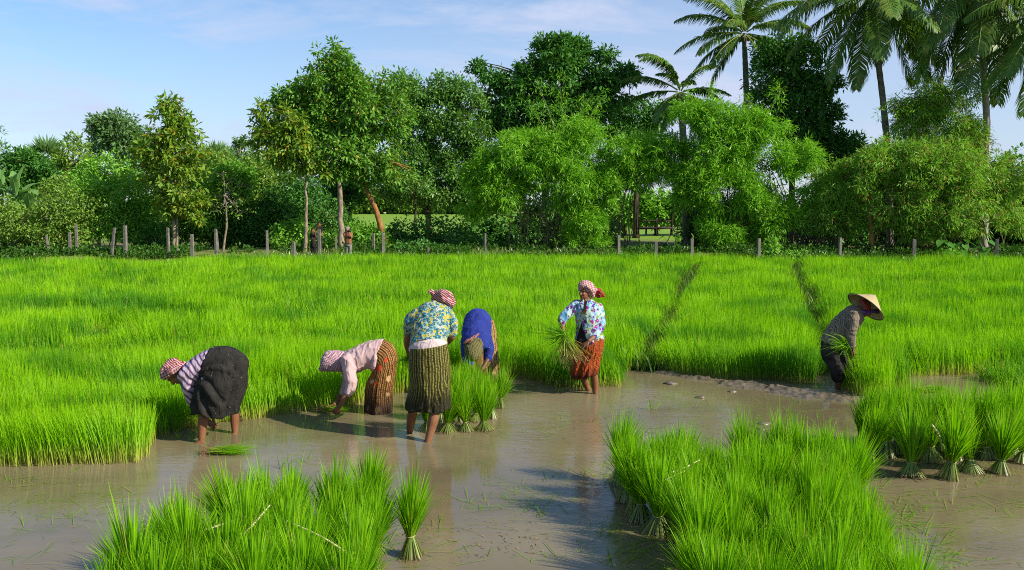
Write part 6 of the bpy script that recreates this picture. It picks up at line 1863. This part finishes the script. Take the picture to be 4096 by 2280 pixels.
P += limb([W.p(700, 545, -.34), W.p(740, 500, -.36), W.p(800, 490, -.34), W.p(832, 530, -.34)], [.026, .030, .030, .024])
hs = part_mesh('headscarf', bake(P, 0.007, 3, folds(0.006, (20, 20, 20), 38)), M_krama_green, e, b)
P = knot_parts(W.p(740, 490, -.38), W.p(688, 520, -.38) - W.p(740, 490, -.38), W.p(806, 446, -.30) - W.p(740, 490, -.38), .026)
part_mesh('headscarf_knot', bake(P, 0.006, 2, folds(0.006, (26, 26, 26), 39)), M_krama_brown, e, b)

# ============ standing woman with the washed bundle
W = Px(2120, 1080, 400 / 1062, 11.62)
e, b = person('smiling woman standing in flowered jacket and rust sarong, rinsing a bundle of seedlings', W, 660, 1345)
P = [body_loft(W, [(495, 760, 780, 750, 0, .13), (500, 620, 760, 630, 0, .13), (500, 480, 760, 500, 0, .13), (480, 390, 740, 400, 0, .12), (560, 320, 650, 325, 0, .06)], grow=0.86),
     body_loft(W, [(490, 740, 785, 730, 0, .13), (480, 880, 765, 880, 0, .14), (470, 1000, 735, 1000, 0, .13)], grow=0.84)]
hp, q1 = head_parts(W.p(586, 228, -.02), (-0.66, -0.70, -0.22), (0.02, -0.10, 1), 0.98)
P += hp + limb([W.p(600, 290, .02), W.p(612, 350, .03)], [.05, .062])
P += limb([W.p(490, 385, -.02), W.p(345, 520, -.10), W.p(345, 585, -.16), W.p(352, 650, -.22)], [.046, .038, .035, .025])
P += hand_parts(W.p(354, 658, -.22), (0.15, -0.1, -0.95), (0.75, 0.55, 0.1), 1, 1.1)
P += limb([W.p(735, 420, .02), W.p(752, 610, -.04), W.p(700, 690, -.14), W.p(628, 752, -.24)], [.046, .038, .035, .025])
P += hand_parts(W.p(622, 758, -.24), (-0.72, -0.1, -0.55), (-0.3, 0.2, -0.8), -1, 0.35)
P += limb([W.p(560, 880, .02), W.p(545, 1020, .0), W.p(572, 1130, .10), W.p(590, 1200, .14), W.p(632, 1305, .18)], [.08, .06, .047, .047, .030])
P += foot_parts(W.p(634, 1312, .18), (-0.6, -0.7))
P += limb([W.p(690, 880, 0), W.p(675, 1040, -.06), W.p(680, 1120, -.05), W.p(690, 1200, -.03), W.p(695, 1345, -.02)], [.08, .06, .048, .050, .031])
P += foot_parts(W.p(695, 1355, -.02), (-0.6, -0.75))
V, Q = bake(P, 0.005, 2)
ey = near(V, Q, q1(0.081, 0.030, 0.008), 0.012) | near(V, Q, q1(0.081, -0.030, 0.008), 0.012)
mo = near(V, Q, q1(0.092, 0, -0.062), 0.010) | near(V, Q, q1(0.088, 0.014, -0.060), 0.009) | near(V, Q, q1(0.088, -0.014, -0.060), 0.009)
part_mesh('body', (V, Q), [M_skin, M_eye, M_lip], e, b, np.where(ey, 1, np.where(mo, 2, 0)))
P = [body_loft(W, [(470, 745, 790, 735, 0, .17), (488, 640, 772, 640, 0, .16), (486, 520, 772, 530, 0, .165), (478, 430, 768, 440, 0, .16), (470, 365, 742, 378, .01, .13), (540, 318, 660, 318, .02, .075)])]
P += limb([W.p(500, 375, 0), W.p(420, 440, -.05), W.p(345, 515, -.10), W.p(342, 560, -.14)], [.075, .070, .060, .050])
P += limb([W.p(718, 410, .01), W.p(738, 510, -.02), W.p(740, 600, -.05), W.p(685, 700, -.15)], [.078, .072, .066, .056])
P += limb([W.p(650, 690, -.15), W.p(648, 750, -.16), W.p(645, 790, -.15)], [.04, .035, .015])
V, Q = bake(P, 0.007, 4, folds(0.010, (12, 12, 9), 43))
inner = poly_px(W, V, Q, [(550, 545), (556, 548), (552, 590), (612, 760), (560, 810), (470, 810), (496, 720), (534, 600)])
chest = poly_px(W, V, Q, [(552, 315), (650, 315), (624, 390), (588, 470), (566, 470), (556, 390)])
part_mesh('jacket', (V, Q), [M_fl_multi, M_under, M_skin], e, b, np.where(chest, 2, np.where(inner, 1, 0)))
P = [ring_mesh(np.array([W.p(548, 325, -.10), W.p(545, 375, -.16), W.p(556, 415, -.17)]), np.array([v3(.035, 0, .02), v3(.03, 0, 0), v3(.01, 0, 0)]), np.array([v3(0, .010, 0)] * 3), 12),
     ring_mesh(np.array([W.p(638, 325, -.10), W.p(622, 385, -.16), W.p(600, 430, -.17)]), np.array([v3(.035, 0, -.02), v3(.035, 0, 0), v3(.01, 0, 0)]), np.array([v3(0, .010, 0)] * 3), 12)]
part_mesh('collar', bake(P, 0.006, 1), M_fl_multi, e, b)
skirt_mesh('sarong', W, [(482, 735, 788, 715, 0, .155), (478, 830, 776, 820, 0, .17), (462, 930, 752, 930, 0, .175), (446, 1030, 732, 1020, 0, .175), (442, 1110, 716, 1085, 0, .165), (450, 1150, 708, 1105, 0, .155)], M_sar_orange, e, b, fold=0.016, nf=7, seed=51,
           ridges=[(s * x0, s * x1, t0, t1, am, wd_) for s in (1, -1) for x0, x1, t0, t1, am, wd_ in ((1.2, 2.0, 0.1, 1.0, .024, .12), (2.2, 2.4, 0.2, 1.0, .022, .10), (0.6, 1.1, 0.3, 1.0, .014, .10))])
P = [ell(W.p(606, 190, .01), W.p(700, 205, .03) - W.p(606, 190, .01), v3(0.01, .105, 0), W.p(600, 112, .01) - W.p(606, 195, .01))]
P += limb([W.p(535, 178, -.08), W.p(590, 170, -.11), W.p(650, 215, -.07), W.p(668, 280, .0)], [.022, .024, .028, .024])
P += limb([W.p(518, 215, -.06), W.p(530, 170, -.08), W.p(580, 150, -.09)], [.014, .022, .022])
P += limb([W.p(690, 210, .03), W.p(664, 285, .05)], [.03, .02])
part_mesh('headscarf', bake(P, 0.006, 3, folds(0.006, (22, 22, 22), 48)), M_krama_c, e, b)
P = limb([W.p(680, 250, .06), W.p(720, 225, .06), W.p(748, 235, .04), W.p(790, 278, .02)], [.020, .034, .032, .010]) + limb([W.p(690, 255, .06), W.p(725, 275, .09), W.p(775, 284, .08)], [.026, .024, .008])
part_mesh('headscarf_tail', bake(P, 0.006, 2, folds(0.012, (26, 26, 26), 49)), M_krama_red, e, b)
g = W.p(362, 702, -.25)
held('muddy rooted rice bundle held by the smiling woman', g, 260, W.p(430, 905, -.26), v3(.10, .05, .05), g, v3(.014, .014, .014), W.p(170, 700, -.22), v3(.14, .10, .15), wd=0.007, roots=260)

# ============ person in the conical hat
W = Px(3200, 1140, 460 / 1319, 11.95)
e, b = person('person in conical straw hat and checked brown shirt carrying seedlings on the right', W, 430, 1230)
P = [body_loft(W, [(255, 660, 480, 735, 0, .13), (310, 540, 530, 620, 0, .13), (400, 400, 610, 540, 0, .14), (540, 270, 710, 400, 0, .13), (630, 240, 700, 320, 0, .07)], grow=0.86),
     body_loft(W, [(255, 660, 480, 735, 0, .13), (260, 760, 490, 800, 0, .14), (290, 860, 510, 880, 0, .14)], grow=0.84)]
hp, q1 = head_parts(W.p(732, 262), (0.88, -0.15, -0.5), (0.5, 0.0, 0.88))
P += hp + limb([W.p(690, 285), W.p(640, 310)], [.055, .065])
P += limb([W.p(610, 350, -.15), W.p(588, 560, -.20), W.p(598, 640, -.21), W.p(612, 715, -.22)], [.046, .038, .034, .026])
P += hand_parts(W.p(614, 722, -.22), (0.22, -0.05, -0.95), (-0.7, 0.5, 0), 1, 0.75)
P += limb([W.p(600, 360, .15), W.p(560, 580, .18), W.p(575, 790, .10)], [.046, .038, .026])
P += hand_parts(W.p(577, 796, .10), (0.3, -0.1, -0.9), (0.5, -0.6, 0), -1, 0.9)
P += limb([W.p(380, 790, -.05), W.p(430, 960, -.11), W.p(435, 1060, -.10), W.p(440, 1205, -.06)], [.07, .05, .048, .034])
P += foot_parts(W.p(440, 1222, -.06), (0.95, -0.2))
P += limb([W.p(400, 760, .10), W.p(500, 940, .10), W.p(505, 1050, .14), W.p(500, 1180, .18)], [.08, .05, .048, .034])
P += foot_parts(W.p(500, 1200, .18), (0.95, -0.2))
part_mesh('body', bake(P), M_skin_d, e, b)
P = [body_loft(W, [(240, 640, 482, 730, 0, .16), (292, 535, 532, 640, 0, .165), (385, 395, 612, 555, 0, .17), (535, 262, 722, 400, 0, .155), (610, 228, 715, 330, 0, .09)])]
P += limb([W.p(615, 345, -.14), W.p(598, 470, -.19), W.p(584, 580, -.20), W.p(596, 695, -.21)], [.080, .074, .066, .050])
P += limb([W.p(605, 350, .14), W.p(565, 560, .18), W.p(560, 740, .13)], [.075, .062, .048])
part_mesh('shirt', bake(P, 0.008, 4, folds(0.010, (12, 12, 22), 53)), M_check, e, b)
P = [body_loft(W, [(240, 648, 478, 728, 0, .15), (242, 740, 500, 790, 0, .17), (262, 830, 520, 870, 0, .17), (310, 920, 530, 940, 0, .14)])]
P += limb([W.p(370, 800, -.08), W.p(430, 960, -.11), W.p(428, 1010, -.10), W.p(434, 1058, -.09)], [.115, .098, .085, .074])
P += limb([W.p(420, 800, .10), W.p(492, 940, .10), W.p(500, 1000, .12), W.p(502, 1030, .13)], [.11, .092, .078, .068])
part_mesh('trousers', bake(P, 0.008, 3, folds(0.013, (14, 14, 10), 57)), M_trouser, e, b)
# scarf round the face and the strap
P = [ell(W.p(748, 255), W.p(800, 290) - W.p(748, 255), v3(0, .088, 0), (W.p(720, 170) - W.p(748, 255)) * 1.1)]
part_mesh('headscarf', bake(P, 0.007, 2, folds(0.006, (22, 22, 22), 58)), M_krama_red, e, b)
P = limb([W.p(700, 300, -.07), W.p(770, 320, -.09), W.p(840, 300, -.06), W.p(885, 305, .0)], [.02, .026, .026, .03])
part_mesh('face_cloth', bake(P, 0.006, 2), mat_plain_cloth('purple_black_cloth', (0.02, 0.012, 0.03), (0.16, 0.07, 0.26)), e, b)
# hat: a cone whose brim faces down to the left
bc = W.p(752, 252, -.01); ap = W.p(862, 118, .03)
axis = nrm(ap - bc)
hgt = np.linalg.norm(ap - bc)
m_, k_ = 14, 48
t = np.linspace(0, 1, m_)
prof_r = 0.012 + 0.258 * t ** 0.96
prof_z = hgt * (1 - t)
ang = np.linspace(0, 2 * np.pi, k_, endpoint=False)
Vv = []
for r_, z_ in zip(prof_r, prof_z):
    wob = 1 + 0.012 * np.sin(ang * 5 + r_ * 20)
    Vv.append(np.stack([np.cos(ang) * r_ * wob, np.sin(ang) * r_ * wob, np.full(k_, z_) + 0.006 * np.sin(ang * 3) * (r_ / 0.27)], -1))
Vv = np.concatenate(Vv)
i = np.arange(m_ - 1)[:, None] * k_; j = np.arange(k_)[None]
Qh = np.stack([i + j, i + k_ + j, i + k_ + (j + 1) % k_, i + (j + 1) % k_], -1).reshape(-1, 4)
Vv = np.vstack([Vv, [0, 0, hgt + 0.008]]); n_ = len(Vv) - 1
jj = np.arange(0, k_, 2)
Qh = np.vstack([Qh, np.stack([np.full_like(jj, n_), jj, (jj + 1) % k_, (jj + 2) % k_], -1)])
h = mesh_np('conical_hat', Vv, Qh, M_hat, e, smooth=True)
h.location = bc - b
h.rotation_euler = Vector(axis).to_track_quat('Z', 'Y').to_euler()
sm = h.modifiers.new('thickness', 'SOLIDIFY'); sm.thickness = 0.006
rim = ring_mesh(np.zeros((2, 3)), np.zeros((2, 3)), np.zeros((2, 3)), 4)
an = np.linspace(0, 2 * np.pi, 49)
V, Q = tube(np.stack([np.cos(an) * .27, np.sin(an) * .27, an * 0], -1), .006, 6, False)
ro = mesh_np('hat_rim', V, Q, M_wood, h, smooth=True)
g = W.p(590, 770, -.18)
held('limp green rice bundle held against the thigh of the person in the hat', g, 150, W.p(600, 800, -.14), v3(.02, .02, .02), g, v3(.014, .014, .014), W.p(390, 640, -.22), v3(.10, .07, .09), wd=0.008, bow=0.06, roots=0)
g = W.p(640, 840, -.18)
held('rooty rice bundle hanging from the far hand of the person in the hat', g, 120, W.p(640, 1040, -.16), v3(.055, .04, .06), g, v3(.016, .016, .016), W.p(600, 800, -.22), v3(.10, .06, .08), wd=0.007, roots=220)

# ============ onlookers at the fence
def onlooker(label, W, gx, gy, head, hs, hands, torso, legs, skin, top_m, leg_m, hair_m, vest=None):
    e, b = person(label, W, gx, gy)
    b[2] = float(ground_z(b[0], W.Y)); e.location = b
    P = [body_loft(W, torso, grow=0.8)]
    hp, q1 = head_parts(W.p(*head), (0.05, -1, -0.05), (0, 0.02, 1), hs)
    P += hp
    for sh, el, wr, th in hands:
        P += limb([W.p(*sh), W.p(*el), W.p(*wr)], [.045, .038, .026])
        P += hand_parts(W.p(*wr), (-0.2 * th, -0.35, 0.9), (-0.8 * th, 0.2, 0.1), th, 0.8)
    for l in legs:
        P += limb([W.p(*l[0]), W.p(*l[1]), W.p(*l[2])], [.085, .055, .035]) + foot_parts(W.p(*l[2]), (0, -1))
    part_mesh('body', bake(P, 0.008, 2), skin, e, b)
    P = [body_loft(W, torso)]
    for sh, el, wr, th in hands:
        a, c = W.p(*sh), W.p(*el)
        P += limb([a, a * 0.35 + c * 0.65], [.075, .062])
    V, Q = bake(P, 0.011, 3, folds(0.010, (10, 10, 8), 63))
    part_mesh('shirt', (V, Q), [top_m, vest[0]] if vest else [top_m], e, b, np.where(poly_px(W, V, Q, vest[1]), 1, 0) if vest else None)
    P = [body_loft(W, [(r[0], r[1], r[2], r[3], r[4], .14) for r in torso[:1]] + [(torso[0][0], torso[0][1] + 60, torso[0][2], torso[0][3] + 60, 0, .14)])]
    for l in legs:
        P += limb([W.p(*l[0]), W.p(*l[1]), W.p(*l[2])], [.10, .085, .07])
    part_mesh('trousers', bake(P, 0.011, 2), leg_m, e, b)
    c = W.p(*head)
    P = [ell(c + np.array([0, 0.018, 0.042]) * hs, v3(.088, 0, 0) * hs, v3(0, .10, 0) * hs, v3(0, 0, .085) * hs)]
    part_mesh('hair', bake(P, 0.008, 2, folds(0.008, (30, 30, 30), 64)), hair_m, e, b)
    return e, b

def mat_camo():
    m = NT('grey_camouflage')
    n = m.noise(m.obj(), 9, 3, 0.6, 1.0)
    return cloth_finish(m, m.ramp(n, [(0.42, (0.22, 0.215, 0.18)), (0.46, (0.09, 0.095, 0.07)), (0.56, (0.25, 0.24, 0.20)), (0.62, (0.10, 0.10, 0.08))], 'CONSTANT'))
M_vest = mat_plain_cloth('tan_striped_vest', (0.15, 0.075, 0.03), (0.24, 0.14, 0.055))
M_redshirt = mat_plain_cloth('red_shirt', (0.16, 0.02, 0.022), (0.22, 0.03, 0.03))
M_greyhair = mat_plain_cloth('grey_hair', (0.18, 0.15, 0.14), (0.30, 0.27, 0.25))
M_darkhair = mat_plain_cloth('dark_hair', (0.012, 0.010, 0.009), (0.03, 0.024, 0.02))
W = Px(1200, 820, 500 / 2576, 39.6)
e, b = onlooker('grey haired photographer in tan vest and camouflage trousers beside the tallest trunk', W, 985, 1010, (975, 505, -.02), 1.12,
         [((925, 590, 0), (915, 660, -.12), (965, 575, -.28), -1), ((1050, 590, 0), (1062, 665, -.12), (1010, 580, -.28), 1)],
         [(930, 790, 1070, 790, 0, .16), (930, 700, 1060, 700, 0, .15), (925, 620, 1055, 620, 0, .15), (930, 575, 1045, 575, 0, .12), (960, 550, 1015, 550, 0, .06)],
         [((965, 800, 0), (965, 920, -.02), (962, 1090, 0)), ((1030, 800, 0), (1030, 920, -.02), (1032, 1090, 0))],
         M_skin_p, M_vest, mat_camo(), M_greyhair, (M_redshirt, [(975, 560), (1010, 560), (1015, 700), (1020, 790), (985, 790), (985, 660)]))
cc = W.p(1010, 535, -.34)
c_ = empty('camera', cc, 'black camera held up to the face of the photographer by the trunk', 'camera')
def boxy(c, hx, hy, hz): return ring_mesh(np.array([c + v3(0, -hy, 0), c + v3(0, -hy * .9, 0), c + v3(0, hy * .9, 0), c + v3(0, hy, 0)]), np.array([v3(hx * .9, 0, 0), v3(hx, 0, 0), v3(hx, 0, 0), v3(hx * .9, 0, 0)]) * 1.2, np.array([v3(0, 0, hz * .9), v3(0, 0, hz), v3(0, 0, hz), v3(0, 0, hz * .9)]) * 1.2, 12)
part_mesh('camera_body', boxy(cc, .07, .035, .048), M_eye, c_, cc)
part_mesh('lens', tube(np.array([cc + v3(0, -.03, 0), cc + v3(0, -.10, 0)]), .036, 14), M_eye, c_, cc)
W = Px(1200, 820, 500 / 2576, 41.2)
onlooker('dark clad onlooker raising a hand to the face in the shade behind a tall post', W, 402, 1000, (405, 400, 0), 1.05,
         [((370, 470, 0), (355, 500, -.12), (378, 420, -.24), -1), ((440, 470, 0), (452, 560, 0), (450, 640, -.05), 1)],
         [(362, 700, 448, 700, 0, .14), (360, 600, 450, 600, 0, .14), (362, 500, 448, 500, 0, .13), (385, 450, 425, 450, 0, .07)],
         [((385, 700, 0), (385, 850, 0), (385, 1020, 0)), ((425, 700, 0), (425, 850, 0), (425, 1020, 0))], M_skin, M_under, M_under, M_darkhair)
W = Px(1200, 820, 500 / 2576, 40.6)
onlooker('second onlooker in the shade between the slim trunk and the tall post, face just showing', W, 280, 1000, (262, 525, 0), 1.0,
         [((235, 600, 0), (230, 680, 0), (240, 720, -.1), -1), ((310, 590, 0), (320, 640, -.12), (300, 552, -.25), 1)],
         [(228, 800, 322, 800, 0, .14), (225, 700, 322, 700, 0, .14), (228, 610, 318, 610, 0, .13), (250, 570, 290, 570, 0, .07)],
         [((250, 800, 0), (250, 900, 0), (250, 1030, 0)), ((300, 800, 0), (300, 900, 0), (300, 1030, 0))], M_skin, M_trouser, M_under, M_darkhair)
